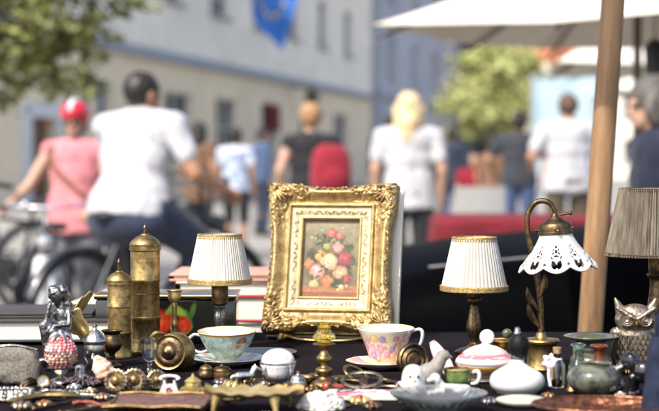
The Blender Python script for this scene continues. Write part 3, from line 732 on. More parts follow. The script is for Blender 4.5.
# man on a bicycle, seen from behind
ROT_M = R(140)
person('heavy man in a white t-shirt sitting on a bicycle with his back to the table', 132, 8.2, ROT_M, 1.7,
       dict(pelvis=(0, .02, .87), neck=(0, -.06, 1.37), head=(0, -.09, 1.485), shL=(.2, -.05, 1.31), shR=(-.2, -.05, 1.31), elR=(-.37, -.1, 1.06), wrR=(-.3, -.4, .975), elL=(.3, -.17, 1.08), wrL=(.26, -.42, .985),
            hipL=(.1, 0, .86), hipR=(-.1, 0, .86), knR=(-.16, -.36, .66), anR=(-.12, -.22, .33), knL=(.24, -.24, .52), anL=(.12, -.12, .13)),
       M_white, .62, .045, M_jeans, 1.0, M_hairdk, 'bald', M_skin2, 1.3, grip=True, hyaw=-8, legw=1.32)
# woman with helmet beside her bicycle
tw, J, k, Rh = person('woman in a pink top and red cycle helmet holding a handlebar', 76, 9.7, R(-8), 1.475,
       dict(shL=(.17, 0, 1.37), shR=(-.17, 0, 1.37), elR=(-.31, -.12, 1.12), wrR=(-.46, -.3, .93), elL=(.28, -.08, 1.12), wrL=(.2, -.3, .97)),
       M_pinksh, .08, .15, M_greyc, 1.0, M_hairdk, 'short', M_skin, 1.12, face=True, grip=True, legw=1.25)
hd = J['head']
m = MB(k); m.ball(hd + V((0, .01, .06)), (.108, .135, .1), 24, 14, disp=lambda q: 1 if q.z > -.15 else .94); h_ = m.build('helmet', M_helm, tw)
m = MB(k)
for x in (0,): m.tube([hd + V((x * 1.3, -.11, .08)), hd + V((x, -.06, .145)), hd + V((x, .05, .155)), hd + V((x * 1.2, .12, .1))], [.016, .02, .02, .012], 8, sm=4)
m.ball(hd + V((0, -.11, .1)), (.02, .02, .03)); m.build('helmet_rib', M_helmw, h_)
m = MB(k)
for x in (-.034, .034): m.ball(hd + V((x, -.092, .008)), (.03, .012, .02), 14, 10)
m.tube([hd + V((-.08, -.03, .012)), hd + V((-.06, -.085, .012)), hd + V((.06, -.085, .012)), hd + V((.08, -.03, .012))], .004, 6); m.build('sunglasses', M_dark, tw)
m = MB(k); m.tube([hd + V((-.085, 0, .02)), hd + V((-.06, -.02, -.07)), hd + V((0, -.045, -.118)), hd + V((.06, -.02, -.07)), hd + V((.085, 0, .02))], .006, 6, sm=5); m.build('chin_strap', M_dark, tw)
m = MB(k); m.tube([V((-.15, -.09, 1.41)), V((-.16, -.125, 1.3)), V((-.02, -.15, 1.15)), V((.14, -.12, 1.0))], [.016] * 4, 8, sm=4, flat=.4); m.build('bag_strap', M_brownc, tw)

person('blonde woman in a white t-shirt and black trousers seen from behind', 409, 11, R(176), 1.61, dict(elL=(.25, .04, 1.12), elR=(-.25, .04, 1.12)), M_white, .62, .1, M_black_c, 1.0, M_hairbl, 'long', M_skin, 1.1)
tb_, J, k, _ = person('woman with short golden hair and a red backpack seen from behind', 311, 12, R(196), 1.57, dict(elL=(.28, .05, 1.13), elR=(-.28, .0, 1.14), wrR=(-.16, -.22, 1.1)), M_black_c, .1, .1, M_greyc, 1.0, M_hairgold, 'crop', M_skin, 1.05)
bp = tb_.location; q = Matrix.Rotation(R(196), 3, 'Z') @ V((-.1, .205, 1.08))
bpk = thing('backpack', 'red backpack worn by the woman with short golden hair', 'backpack', (bp.x + q.x, bp.y + q.y, q.z - .25), R(196))
m = MB(); m.ball((0, 0, .22), (.155, .1, .23), 28, 18, disp=lambda q: (abs(q.x) ** 3.2 + abs(q.y) ** 3.2 + abs(q.z) ** 3.2) ** (-1 / 3.2) * (1 - .14 * max(0, q.z)) + .05 * nz(q.x * 4, q.y * 4, q.z * 4)); m.build('bag_body', M_red_c, bpk)
m = MB(); m.ball((0, .085, .15), (.11, .045, .1), 18, 12); m.build('front_pocket', M_red_c, bpk)
m = MB()
for x in (-.1, .1): m.tube([(x, -.08, .44), (x, -.15, .5), (x * 1.1, -.3, .46), (x * 1.2, -.36, .3), (x * 1.2, -.26, .1), (x, -.08, .06)], [.022] * 6, 8, sm=4, flat=.35)
m.build('shoulder_strap', M_black_c, bpk)
person('young person in a blue and white printed t-shirt and dark shorts with a red bag', 236, 18.5, R(170), 1.52, None, M_bluew, .55, .08, M_black_c, .62, M_hairdk, 'short', M_skin2, 1.1)
person('woman in a brown dress walking near the house windows', 199, 17.5, R(150), 1.56, None, M_brownc, .4, .22, M_charc, 1.0, M_hairdk, 'long', M_skin2, 1.0)
person('person in dark clothes far off beyond the golden haired woman', 262, 23, R(120), 1.62, None, M_bluejean, 1.7, .1, M_jeans, 1.0, M_hairdk, 'short', M_skin, 1.0)
person('man in a charcoal t-shirt and blue jeans turned away from the table', 519, 16.5, R(165), 1.66, dict(elL=(.33, .02, 1.16), wrL=(.3, -.16, 1.02), elR=(-.3, .02, 1.13)), M_charc, .6, .04, M_bluejean, 1.0, M_hairdk, 'short', M_skin2, 1.1)
person('man in a white t-shirt and brown trousers in front of the pale blue screen', 568, 13.4, R(188), 1.72, dict(elL=(.33, .04, 1.14), wrL=(.26, -.2, 1.05), elR=(-.31, .04, 1.13), wrR=(-.25, -.22, 1.0)), M_white, .65, .08, M_olive, 1.0, mat('brown cropped hair', (.09, .05, .03), .6, scale=60), 'bald', M_skin2, 1.2)
person('grey haired woman in a navy long sleeved top beside the wooden pole', 659, 6.5, R(-78), 1.475, dict(head=(-.02, -.05, 1.56)), M_navy, 1.9, .12, M_black_c, 1.0, M_hairgr, 'bob', M_skin, 1.1, face=True, hpitch=8)
person('seated person in a red top past the white plastic chair', 471, 22, R(20), 1.62, dict(pelvis=(0, 0, .55), neck=(0, -.02, 1.05), head=(0, -.04, 1.2), shL=(.19, 0, 1.0), shR=(-.19, 0, 1.0), elL=(.24, -.06, .75), elR=(-.24, -.06, .75), wrL=(.15, -.28, .65), wrR=(-.15, -.28, .65), hipL=(.09, 0, .52), hipR=(-.09, 0, .52), knL=(.12, -.42, .5), knR=(-.12, -.42, .5), anL=(.12, -.4, .08), anR=(-.12, -.4, .08)), M_red_c, .6, .05, M_charc, 1.0, M_hairdk, 'short', M_skin, 1.0, face=True)
sp_ = P(471, 160, 22); garden_chair(0, 0, 10, 0, M_palewhite, 'white plastic chair under the seated person in red').location = (sp_.x, sp_.y + .02, 0)
person('tall person in dark navy clothes behind the blonde woman', 389, 21, R(185), 1.72, None, M_navy, 1.8, .1, M_black_c, 1.0, M_hairdk, 'short', M_skin, 1.1)
person('person in a blue denim jacket between the blonde woman and the plastic chair', 452, 22, R(170), 1.6, None, M_jeans, 1.8, .1, M_bluejean, 1.0, M_hairdk, 'short', M_skin2, 1.05)
person('person in a brown top beside the man in charcoal', 493, 19, R(150), 1.42, None, M_brownc, .6, .05, M_charc, 1.0, M_hairdk, 'short', M_skin2, 1.0)

# ================================================================ bicycles
M_bframe = mat('dark bicycle frame', (.015, .018, .022), .3, coat=.5, scale=30); M_bwhite = mat('white bicycle fork', (.75, .77, .78), .25, coat=.5, scale=30); M_chrome = mat('chrome', (.8, .8, .8), .12, metal=1, scale=30)
M_dullmetal = mat('dull grey metal', (.09, .09, .095), .5, metal=.8, scale=30); M_saddle = mat('saddle vinyl', (.02, .02, .02), .5, scale=40)
def bicycle(label, loc, rot, fm, forkm, s=1.0):
    M_chrome = globals()['M_chrome'] if forkm is not fm else M_dullmetal
    t = thing('bicycle', label, 'bicycle', loc, rot); t.scale = (s, s, s)
    r = .34; ya, yb = .5, -.6                       # rear and front axle; heads towards -y
    for y in (ya, yb):
        m = MB(); m.tube([(0, y + r * cos(a), r + r * sin(a)) for a in [2 * pi * i / 40 for i in range(41)]], .019, 8, caps=False); wo = m.build('wheel', M_tyre, t)
        m = MB(); m.tube([(0, y + (r - .03) * cos(a), r + (r - .03) * sin(a)) for a in [2 * pi * i / 40 for i in range(41)]], .011, 6, caps=False)
        m.tube([(-.04, y, r), (.04, y, r)], .02, 10)
        for i in range(20):
            a = 2 * pi * i / 20; m.tube([(.03 * (-1) ** i, y, r), (0, y + (r - .03) * cos(a), r + (r - .03) * sin(a))], .0016, 4)
        m.build('rim', M_chrome, wo)
        m = MB(); m.grid(lambda u, v: ((v - .5) * .06, y + (r + .035 - .012 * (2 * v - 1) ** 2) * cos(.35 + 2.3 * u + (0 if y > 0 else .35)), r + (r + .035 - .012 * (2 * v - 1) ** 2) * sin(.35 + 2.3 * u + (0 if y > 0 else .35))), 20, 6); m.build('mudguard', forkm, t)
    bb = V((0, .08, .3)); st_ = V((0, .22, .8)); hd_ = V((0, -.42, .86)); hl = V((0, -.46, .7))
    m = MB()
    for a, b, q in ((bb, st_, .016), (st_ * .92 + bb * .08, hd_, .015), (bb, hl, .019)): m.tube([a, b], q, 10)
    for sx in (-1, 1): m.tube([bb + V((sx * .03, 0, 0)), V((sx * .06, ya, r))], .009, 8); m.tube([st_ * .95 + bb * .05 + V((sx * .012, 0, 0)), V((sx * .06, ya, r))], .008, 8)
    m.tube([hl, hd_ + V((0, .01, .05))], .02, 10); m.build('frame', fm, t)
    m = MB()
    for sx in (-1, 1): m.tube([V((sx * .03, -.465, .69)), V((sx * .052, -.5, .66)), V((sx * .055, -.54, .5)), V((sx * .055, yb, r))], [.02, .021, .019, .014], 10, sm=3)
    m.build('fork', forkm, t)
    m = MB(); m.tube([(0, -.42, .86), (0, -.4, 1.0), (0, -.45, 1.03)], .013, 8, sm=3); m.tube([(-.3, -.28, 1.02), (-.24, -.38, 1.04), (-.1, -.46, 1.03), (.1, -.46, 1.03), (.24, -.38, 1.04), (.3, -.28, 1.02)], .012, 8, sm=4); hb = m.build('handlebar', M_chrome, t)
    for sx in (-1, 1):
        m = MB(); m.tube([(sx * .315, -.25, 1.015), (sx * .26, -.35, 1.035)], .018, 10); m.build('grip', M_saddle, hb)
    m = MB(); Mx = TR(0, -.53, .8) @ rotM(x=90); m.lathe([(0, .05), (.04, .045), (.052, 0), (.03, -.05), (0, -.06)], 18, M=Mx); m.build('headlamp', M_chrome, t)
    m = MB(); m.lathe([(0, .03), (.022, .025), (.03, .0), (.0, .0)], 14, c=(-.13, -.46, 1.045)); m.build('bell', M_chrome, t)
    m = MB(); m.ball((0, .25, .87), (.1, .14, .035), 18, 10, disp=lambda q: 1 - .4 * max(0, -q.y)); m.tube([st_, (0, .24, .86)], .013, 8); m.build('saddle', M_saddle, t)
    m = MB(); Mx = TR(.05, .08, .3) @ rotM(y=90); m.lathe([(0, -.004), (.09, -.004), (.095, 0), (.09, .004), (0, .004)], 28, M=Mx); m.tube([(.07, .08, .3), (.08, .18, .17)], .01); m.tube([(-.07, .08, .3), (-.08, -.02, .43)], .01); m.box((.12, .18, .165), (.09, .06, .02)); m.box((-.12, -.02, .435), (.09, .06, .02)); m.build('crankset', M_saddle, t)
    return t
b_ = P(40, 160, 8.75); bicycle('bicycle with white fork facing the table, held by the woman in pink', (b_.x, b_.y + .35, 0), R(5), M_bframe, M_bwhite, .84)
b_ = P(132, 160, 8.2); bicycle('dark bicycle ridden by the man in the white t-shirt', (b_.x + sin(ROT_M) * 0.12, b_.y - cos(ROT_M) * 0.12, 0), ROT_M, M_bframe, M_bframe, .97)
b_ = P(8, 160, 9.2); bicycle('dark bicycle parked at the left edge behind the books', (b_.x - .15, b_.y + .7, 0), R(-35), M_bframe, M_bframe, .95)
b_ = P(112, 160, 11.2); bicycle('dark bicycle parked behind the woman in pink', (b_.x, b_.y, 0), R(100), M_bframe, M_bframe, 1.0)
b_ = P(15, 160, 11.8); bicycle('dark bicycle parked farthest back at the left edge', (b_.x, b_.y, 0), R(75), M_bframe, M_bframe, 1.0)
# ================================================================ foreground materials
M_brass = mat('aged brass', (.45, .31, .125), .4, metal=1, base2=(.17, .115, .048), scale=70, lo=.38, hi=.6, bump=.12, bscale=160, rvar=.2)
M_brassd = mat('dark bronze', (.2, .13, .065), .38, metal=1, base2=(.07, .05, .03), scale=90, bump=.25, bscale=220, rvar=.2)
M_brassl = mat('bright brass', (.74, .56, .24), .4, metal=.72, base2=(.5, .35, .13), scale=60, bump=.08, bscale=150)
M_silver = mat('tarnished silver', (.62, .6, .55), .28, metal=1, base2=(.22, .2, .17), scale=90, lo=.36, hi=.56, bump=.2, bscale=260)
M_pewter = mat('pewter', (.4, .39, .37), .33, metal=1, base2=(.12, .12, .115), scale=120, bump=.3, bscale=300)
M_gilt = mat('gilt frame', (.56, .4, .17), .4, metal=.62, base2=(.28, .18, .07), scale=55, lo=.34, hi=.6, bump=.2, bscale=240, rvar=.2)
M_giltorn = mat('gilt ornament', (.48, .32, .13), .4, metal=.65, base2=(.12, .068, .027), scale=130, lo=.4, hi=.6, bump=.3, bscale=330, rvar=.2)
M_giltpale = mat('pale gilt liner', (.74, .62, .36), .4, metal=.2, vcol=True, var=.25, scale=60, bump=.15, bscale=260)
M_paint = mat('oil paint on canvas', (1, 1, 1), .45, vcol=True, var=.2, scale=90, bump=.35, bscale=320, bmix=.4)
M_porc = mat('porcelain', (.6, .59, .56), .14, coat=.6, var=.03, scale=20)
M_porcv = mat('painted porcelain', (1, 1, 1), .16, vcol=True, var=.04, coat=.6, scale=30)
M_shade = mat('white pleated silk', (.54, .5, .43), .85, base2=(.45, .41, .345), scale=50, stretch=(1, 1, .1), sheen=.1, bump=.15, bscale=300)
M_taupe = mat('taupe pleated silk', (.24, .21, .155), .8, base2=(.12, .1, .075), scale=90, stretch=(1, 1, .03), bump=.2, bscale=300)
M_trim = mat('gold braid', (.5, .35, .13), .5, metal=.5, base2=(.3, .2, .08), scale=240, bump=.8, bscale=420)
M_darkbraid = mat('dark braid', (.07, .045, .03), .8, scale=300, bump=.5)
M_glassc = mat('clear glass', (.95, .97, .96), .03, trans=1, ior=1.48, var=.02, scale=20, rvar=.02)
M_glassy = mat('yellow glass', (.95, .82, .2), .03, trans=.95, ior=1.48, base2=(.9, .7, .1), scale=40, rvar=.03)
M_glassg = mat('green glass', (.6, .8, .66), .04, trans=.97, ior=1.48, scale=40, rvar=.03)
M_glassb = mat('brown glass', (.28, .08, .03), .08, trans=.6, ior=1.48, scale=40, rvar=.03)
M_marble = mat('grey green marbled glass', (.16, .165, .12), .14, base2=(.035, .038, .026), scale=45, lo=.4, hi=.6, coat=.6, trans=.2, detail=8)
M_lacq = mat('black lacquer', (.008, .008, .008), .12, coat=.6, scale=20)
M_bulb = mat('black rubber bulb', (.006, .0055, .0055), .5, scale=160, bump=.3, bscale=300, spec=.2)
M_cork = mat('cork', (.42, .27, .14), .9, base2=(.26, .15, .07), scale=200, bump=.4)
M_ribbon = mat('lilac ribbon', (.72, .68, .8), .6, scale=60)
M_copper = mat('embossed copper', (.3, .12, .065), .34, metal=.8, base2=(.1, .04, .022), scale=80, bump=.5, bscale=140, bmix=1.5)
M_denim = mat('navy cloth', (.008, .015, .038), .85, base2=(.005, .01, .026), scale=60, bump=.4, bscale=500)
M_shell = mat('conch shell', (.75, .62, .5), .4, base2=(.6, .24, .1), scale=60, lo=.42, hi=.58, stretch=(1, 1, 2), bump=.3, coat=.2)
M_pinkbead = mat('pink glass beads', (.78, .42, .4), .15, base2=(.5, .12, .14), scale=260, coat=.6, lo=.4, hi=.6)
M_paper = mat('page edges', (.82, .78, .68), .9, base2=(.66, .6, .48), scale=30, stretch=(.2, .2, 60), bump=.3, bscale=200)
M_woven = mat('grey woven fabric', (.22, .2, .165), .95, base2=(.13, .115, .095), scale=300, bump=.8, bscale=300)
M_antique = mat('antique silvered brass', (.46, .37, .24), .36, metal=1, base2=(.16, .12, .075), scale=110, bump=.3, bscale=300, lo=.38, hi=.58)
M_crystal = mat('cut crystal', (.78, .81, .79), .08, trans=.9, ior=1.5, scale=60)
M_fluff = mat('cream wool', (.7, .67, .6), .95, base2=(.58, .54, .47), scale=120, bump=.8, bscale=260, sheen=.3)
M_redwood = mat('red brown carved wood', (.16, .065, .04), .38, base2=(.07, .03, .02), scale=60, stretch=(1, 4, 1), bump=.3, coat=.2)
M_pearl = mat('pearl', (.85, .82, .75), .2, coat=.5, var=.03)
M_darkbead = mat('dark garnet beads', (.06, .03, .03), .25, base2=(.03, .025, .03), scale=200, coat=.3)
M_grey = mat('grey stone', (.27, .25, .22), .6, base2=(.19, .17, .15), scale=70, bump=.3)
M_navyp = mat('dark blue glaze', (.03, .04, .06), .4, coat=.0, scale=20)
M_blackgl = mat('black glaze', (.008, .008, .01), .12, coat=.6, scale=20)
M_greengl = mat('green glaze', (.2, .28, .09), .2, base2=(.1, .15, .05), scale=60, coat=.5)
M_jade = mat('grey green stone', (.085, .09, .055), .25, base2=(.04, .045, .028), scale=60, coat=.3)
M_packet = mat('printed card', (.7, .6, .58), .5, base2=(.55, .12, .16), scale=45, lo=.45, hi=.52)
M_amber = mat('amber red resin', (.35, .07, .03), .2, base2=(.2, .03, .02), scale=60, coat=.5)

def it(name, label, cat, px, py, rot=0, group=None, z=ZT, lift=.0):
    p = T(px, py, z); t = thing(name, label, cat, (p.x, p.y, z + .0012 + lift), (0, 0, R(rot)), group)
    return t, (p.y / FPX)
def lo(prof, **kw): pass
def lathe_part(name, m_, parent, k, prof, n=40, sm=0, M=None, c=(0, 0, 0), rfn=None, sharp=38, cfn=None, caps=True):
    b = MB(k); b.lathe(prof, n, sm, M, c, caps, rfn, cfn); return b.build(name, m_, parent, sharp=sharp)

# ================================================================ gilt picture frame on its brass easel
FY_, FPYB = 2.79, 340
p0 = T(327, 341); kf = p0.y / FPX
fr = thing('picture_frame', 'ornate gilt frame holding a small oil painting of a rose bouquet', 'picture frame', (p0.x, p0.y, ZT + 8 * kf))
fr.rotation_euler = (rotM(z=-11) @ rotM(x=-15)).to_euler()
W_, H_ = 130., 152.
prof = [(0, 7), (.2, -4), (1.5, -9), (4.5, -13), (8, -14), (12, -11.5), (16, -7.5), (19, -6), (20.2, -6.2), (20.8, -8.6), (22.2, -9.4), (23.6, -8.2)]
lprof = [(o if o < 23.7 else 23.6 + (o - 23.6) * 1.26, y) for o, y in [(23.6, -8.2), (24.2, -6.6), (27.5, -6.2), (31, -5), (31.6, -6.2), (32.8, -6.4), (33.6, -4.5), (34, -.5)]]
def side_pt(side, t, o, y, ext=0):
    w_, h_ = W_ / 2 - o, H_ / 2 - o
    if side == 0: return V((-w_ + 2 * w_ * t, y, h_ + ext + H_ / 2))
    if side == 1: return V((w_ + ext, y, h_ - 2 * h_ * t + H_ / 2))
    if side == 2: return V((w_ - 2 * w_ * t, y, -h_ - ext + H_ / 2))
    return V((-w_ - ext, y, -h_ + 2 * h_ * t + H_ / 2))
def sstep(a, b, x): x = max(0, min(1, (x - a) / (b - a))); return x * x * (3 - 2 * x)
pf_ = spline(prof, 4)
m = MB(kf)
for s_ in range(4):
    L = W_ if s_ % 2 == 0 else H_
    def fn(u, v):
        i = v * (len(pf_) - 1); a = int(min(i, len(pf_) - 2)); f = i - a
        o = pf_[a][0] * (1 - f) + pf_[a + 1][0] * f; y = pf_[a][1] * (1 - f) + pf_[a + 1][1] * f
        d = min(u, 1 - u) * L                                     # distance from the corner
        cw = 1 - sstep(26, 50, d); out = sstep(20, 1, o)
        ext = (2.2 * cw - 3.2 * sin(pi * u) ** 1.5) * sstep(16, 2, o)
        q = side_pt(s_, u, o, y)
        rel = (abs(mnoise.noise(q * .22)) * 5.2 - 1.0) * cw + (abs(mnoise.noise(q * .3 + V((9, 0, 0)))) * .6) * (.35 + .65 * (abs(sin(u * L * .16)) ** 4))
        y2 = y - rel * sstep(21, 15, o) * sstep(-.5, 2.5, o)
        return side_pt(s_, u, o, y2, ext)
    m.grid(fn, 150, 44)
m.build('moulding', M_gilt, fr, sharp=75)
cv = random.Random(11)
m = MB(kf); lp = spline(lprof, 4)
gold_d = (.16, .1, .035); cream_ = (.52, .43, .25); gold_l = (.5, .36, .15)
for s_ in range(4):
    L = W_ if s_ % 2 == 0 else H_
    def gv(v):
        i = v * (len(lp) - 1); a = int(min(i, len(lp) - 2)); f = i - a
        return lp[a][0] * (1 - f) + lp[a + 1][0] * f, lp[a][1] * (1 - f) + lp[a + 1][1] * f
    def vine(u, o):
        x = u * L; w_ = 29.2 + 1.5 * sin(x * .42) + .5 * sin(x * 1.1 + s_)
        th = .55 + .75 * max(0, sin(x * .84 + 1)) * (1 if nz(x * .05, s_) > -.15 else .2)
        return abs(o - w_) < th and nz(x * .09, s_ * 3.1) > -.28
    def fn(u, v): o, y = gv(v); return side_pt(s_, u, o, y - (.45 if vine(u, o) else 0))
    def cf(u, v):
        o, y = gv(v)
        if o < 24.4 or o > 33.2: return gold_l
        return gold_d if vine(u, o) else cream_
    m.grid(fn, 190, 26, cfn=cf)
m.build('liner', M_giltpale, fr, sharp=75)
def scroll(mb, c, R0, turns, r, a0, sgn, y, tilt=1):
    pts = []; rs = []
    for i in range(15):
        t = i / 14; a = a0 + sgn * turns * 2 * pi * t; q = R0 * (1 - .8 * t)
        pts.append((c[0] + q * cos(a), y - 1.2 * t, c[1] + q * sin(a))); rs.append(r * (1 - .55 * t))
    mb.tube(pts, rs, 7)
def leafb(mb, p, q, w_, y, h=1.6):
    """a small acanthus leaf: pointed, ridged blade from p to q lying on the frame"""
    p = V((p[0], y, p[1])); q = V((q[0], y - .6, q[1])); d = q - p; n = V((-d.z, 0, d.x)).normalized()
    def fn(u, v):
        s2 = (2 * u - 1); wv = w_ * sin(pi * min(1, v * 1.02)) ** .7 * (1 + .22 * sin(v * 20)) ; return p + d * v + n * s2 * wv + V((0, -h * (1 - s2 * s2) * (.5 + .5 * sin(pi * v)) - .8, 0))
    mb.grid(fn, 6, 10)
for sx in (-1, 1):
    for sz in (-1, 1):
        m = MB(kf); rr = random.Random(5 + sx * 2 + sz)
        cx, cz = sx * (W_ / 2 - 7), H_ / 2 + sz * (H_ / 2 - 7)
        for ax in (0, 1):
            for i in range(11):
                d = 2 + i * 4.1; o = rr.uniform(-1.5, 10) * (1 - i / 26)
                x = cx - sx * d * (1 - ax) + sx * o * ax * -1 + sx * 3 * ax; z = cz - sz * d * ax - sz * o * (1 - ax) + sz * 3 * (1 - ax)
                y = -13.2 + abs(o - 2) * .35
                if rr.random() < .5: scroll(m, (x, z), rr.uniform(2.4, 4.2) * (1 - i / 18), rr.uniform(.9, 1.4), 1.15, rr.uniform(0, 6.28), rr.choice((-1, 1)), y)
                else:
                    a = rr.uniform(-.7, .7) + (math.atan2(-sz, 0) if ax else (pi if sx > 0 else 0)); l_ = rr.uniform(5, 8.5) * (1 - i / 22)
                    leafb(m, (x, z), (x + cos(a) * l_, z + sin(a) * l_), rr.uniform(1.4, 2.3), y)
            # running tail along the side
            for i in range(4):
                d = 42 + i * 5.5; x = cx - sx * d * (1 - ax) + sx * 1.5 * ax; z = cz - sz * d * ax + sz * 1.5 * (1 - ax)
                if (ax == 0 and d < 55) or (ax == 1 and d < 66): leafb(m, (x, z), (x - sx * 6 * (1 - ax) + rr.uniform(-1, 1), z - sz * 6 * ax + rr.uniform(-1, 1)), 1.2 - .15 * i, -12.6, 1.1)
        a = math.atan2(-sz, -sx)
        for da in (-.65, -.3, 0, .3, .65): leafb(m, (cx, cz), (cx + cos(a + da) * (17 - 7 * abs(da)), cz + sin(a + da) * (17 - 7 * abs(da))), 2.2, -12.2, 2.2)
        m.ball((cx + sx * 1, -13.5, cz + sz * 1), (3.2, 2.6, 3.2), 14, 10)
        for i in range(26):
            a = rr.uniform(0, 6.28); d = rr.uniform(3, 15); m.ball((cx - sx * 3 + cos(a) * d * .8, -12 - rr.random() * 1.5, cz - sz * 3 + sin(a) * d * .8), rr.uniform(.7, 1.6), 7, 5)
        m.build('corner_ornament', M_giltorn, fr, sharp=70)
for sz in (-1, 1):                                              # small shells at mid-side
    m = MB(kf)
    z = H_ / 2 + sz * (H_ / 2 - 5)
    for i in range(5): a = -sz * pi / 2 + (i - 2) * .5; leafb(m, (0, z - sz * 0), (cos(a) * 8, z + sin(a) * 8 * 1), 1.5, -11.5, 1.5)
    m.build('side_ornament', M_giltorn, fr, sharp=70)
for sx in (-1, 1):
    x = sx * (W_ / 2 - 5); m = MB(kf)
    for i in range(5): a = (pi if sx > 0 else 0) + (i - 2) * .5; leafb(m, (x, H_ / 2), (x + cos(a) * 8, H_ / 2 + sin(a) * 8), 1.5, -11.5, 1.5)
    m.build('side_ornament', M_giltorn, fr, sharp=70)
# the painting
cw, ch = 168, 250; pc = Canvas(cw, ch, S(126, 116, 86)); pr = random.Random(21)
for i in range(260):
    y = pr.random() ** 1.1 * ch; f = y / ch
    c = S(*(int(a * (1 - f) + b * f + pr.uniform(-9, 9)) for a, b in zip((158, 150, 112), (112, 92, 62))))
    pc.blob(pr.random() * cw, y, pr.uniform(9, 24), c, .5, pr.uniform(-.5, .5), 1.2, .35)
for i in range(40): pc.blob(pr.random() * 60, pr.uniform(30, 180), pr.uniform(8, 20), S(96, 82, 58), .6, 1, 1.2, .2)
pc.mask((pc.Y - ch * .845) / 2, S(178, 118, 74)); pc.mask((pc.Y - ch * .925) / 2.5, S(142, 84, 52))
for i in range(60): pc.line([(pr.random() * cw, y_ := pr.uniform(ch * .86, ch)), (pr.random() * cw, y_ + pr.uniform(-2, 2))], 1.4, S(196, 138, 92) if pr.random() < .5 else S(128, 74, 44), .25)
for i in range(130):
    a = pr.uniform(0, 6.28); d = pr.random() ** .6
    x = cw * (.5 + .42 * cos(a) * d); y = ch * (.53 + .34 * sin(a) * d)
    pc.leaf(x, y, pr.uniform(8, 17), S(*pr.choice(((62, 72, 40), (84, 92, 50), (46, 52, 32), (104, 104, 58)))), pr.uniform(0, 6.28))
for pts in (((84, 150), (88, 90), (100, 28)), ((90, 140), (70, 80), (52, 52)), ((100, 140), (128, 80), (140, 40)), ((80, 150), (40, 110), (24, 100))): pc.line(pts, 1.3, S(70, 78, 44), .8)
for i in range(22): pc.blob(cw * .5 + pr.uniform(-62, 66), ch * pr.uniform(.1, .32), pr.uniform(1.5, 3.2), S(*pr.choice(((205, 195, 150), (150, 120, 120), (110, 116, 66)))), soft=.7, al=.8)
PK = S(205, 120, 110); PKl = S(236, 178, 160); CRm = S(240, 212, 160); ORg = S(214, 142, 82); CRI = S(130, 44, 50); CRIl = S(176, 78, 78); YEL = S(222, 186, 96)
for (x, y, r, a, b, c) in ((.5, .2, 15, S(160, 62, 50), S(212, 116, 92), PKl), (.62, .23, 11, S(170, 70, 60), PK, PKl), (.6, .37, 16, PK, PKl, S(244, 206, 190)), (.72, .5, 22, CRI, CRIl, S(206, 112, 104)), (.34, .47, 17, ORg, YEL, S(240, 216, 150)),
    (.17, .57, 15, S(190, 120, 66), ORg, YEL), (.66, .66, 19, S(206, 140, 106), S(232, 182, 140), CRm), (.75, .74, 15, CRI, CRIl, PK), (.45, .76, 18, S(196, 104, 60), ORg, S(240, 190, 120)), (.25, .79, 13, S(178, 170, 104), S(208, 200, 140), YEL), (.29, .655, 24, PK, PKl, S(250, 214, 200)), (.48, .53, 24, S(214, 160, 110), CRm, S(248, 230, 196)), (.43, .36, 11, S(150, 140, 70), S(180, 170, 90), YEL)):
    x = .5 + (x - .5) * 1.12; y = .52 + (y - .52) * 1.1; pc.blob(x * cw, y * ch + 2, r * 1.15, S(60, 54, 34), .9, 0, 1, .5); pc.rose(x * cw, y * ch, r * 1.06, a, b, c, pr)
for i in range(170):
    a = pr.uniform(0, 6.28); d = pr.random() ** .7; x = cw * (.5 + .36 * cos(a) * d); y = ch * (.53 + .29 * sin(a) * d)
    xi, yi = min(cw - 1, max(0, int(x))), min(ch - 1, max(0, int(y))); c0_ = pc.a[yi, xi]; f_ = pr.choice((.62, .8, 1.25, 1.45))
    pc.blob(x, y, pr.uniform(2.4, 5), tuple(np.clip(c0_ * f_ + pr.uniform(-.02, .03), 0, 1)), .38, pr.uniform(0, 6.28), .7, .6)
for i in range(14): pc.leaf(cw * pr.uniform(.12, .9), ch * pr.uniform(.4, .82), pr.uniform(6, 11), S(66, 76, 42), pr.uniform(0, 6.28))
for i in range(16): pc.blob(cw * .72 + pr.uniform(-14, 14), ch * .865 + pr.uniform(-9, 8), pr.uniform(2, 4), S(*pr.choice(((240, 226, 186), (220, 190, 110), (190, 150, 110)))), soft=.6)
pc.line([(124, 224), (128, 219), (131, 226), (136, 220), (140, 225), (146, 221), (155, 224)], 1.0, S(60, 34, 24), .9)
m = MB(kf); w2, h2 = W_ / 2 - 35.9, H_ / 2 - 35.9
m.grid(lambda u, v: (-w2 + 2 * w2 * u, -.8, H_ / 2 - h2 + 2 * h2 * v), 150, 220, cfn=lambda u, v: pc.at(u, v) * .72); m.build('painting', M_paint, fr)
m = MB(kf); m.box((0, 9, H_ / 2), (W_ - 14, 4, H_ - 14)); m.build('backing', M_redwood, fr, smooth=False)
# cream board behind the frame
M_board = mat('cream board', (.78, .72, .58), .85, scale=10, bump=.1)
bd = thing('mount_board', 'cream board standing right behind the gilt picture frame', 'board', fr.location); bd.rotation_euler = fr.rotation_euler
m = MB(kf); m.box((2.5, 15.5, H_ / 2 - 2), (W_ + 5, 7, H_ + 2), bev=.8); m.build('board', M_board, bd)
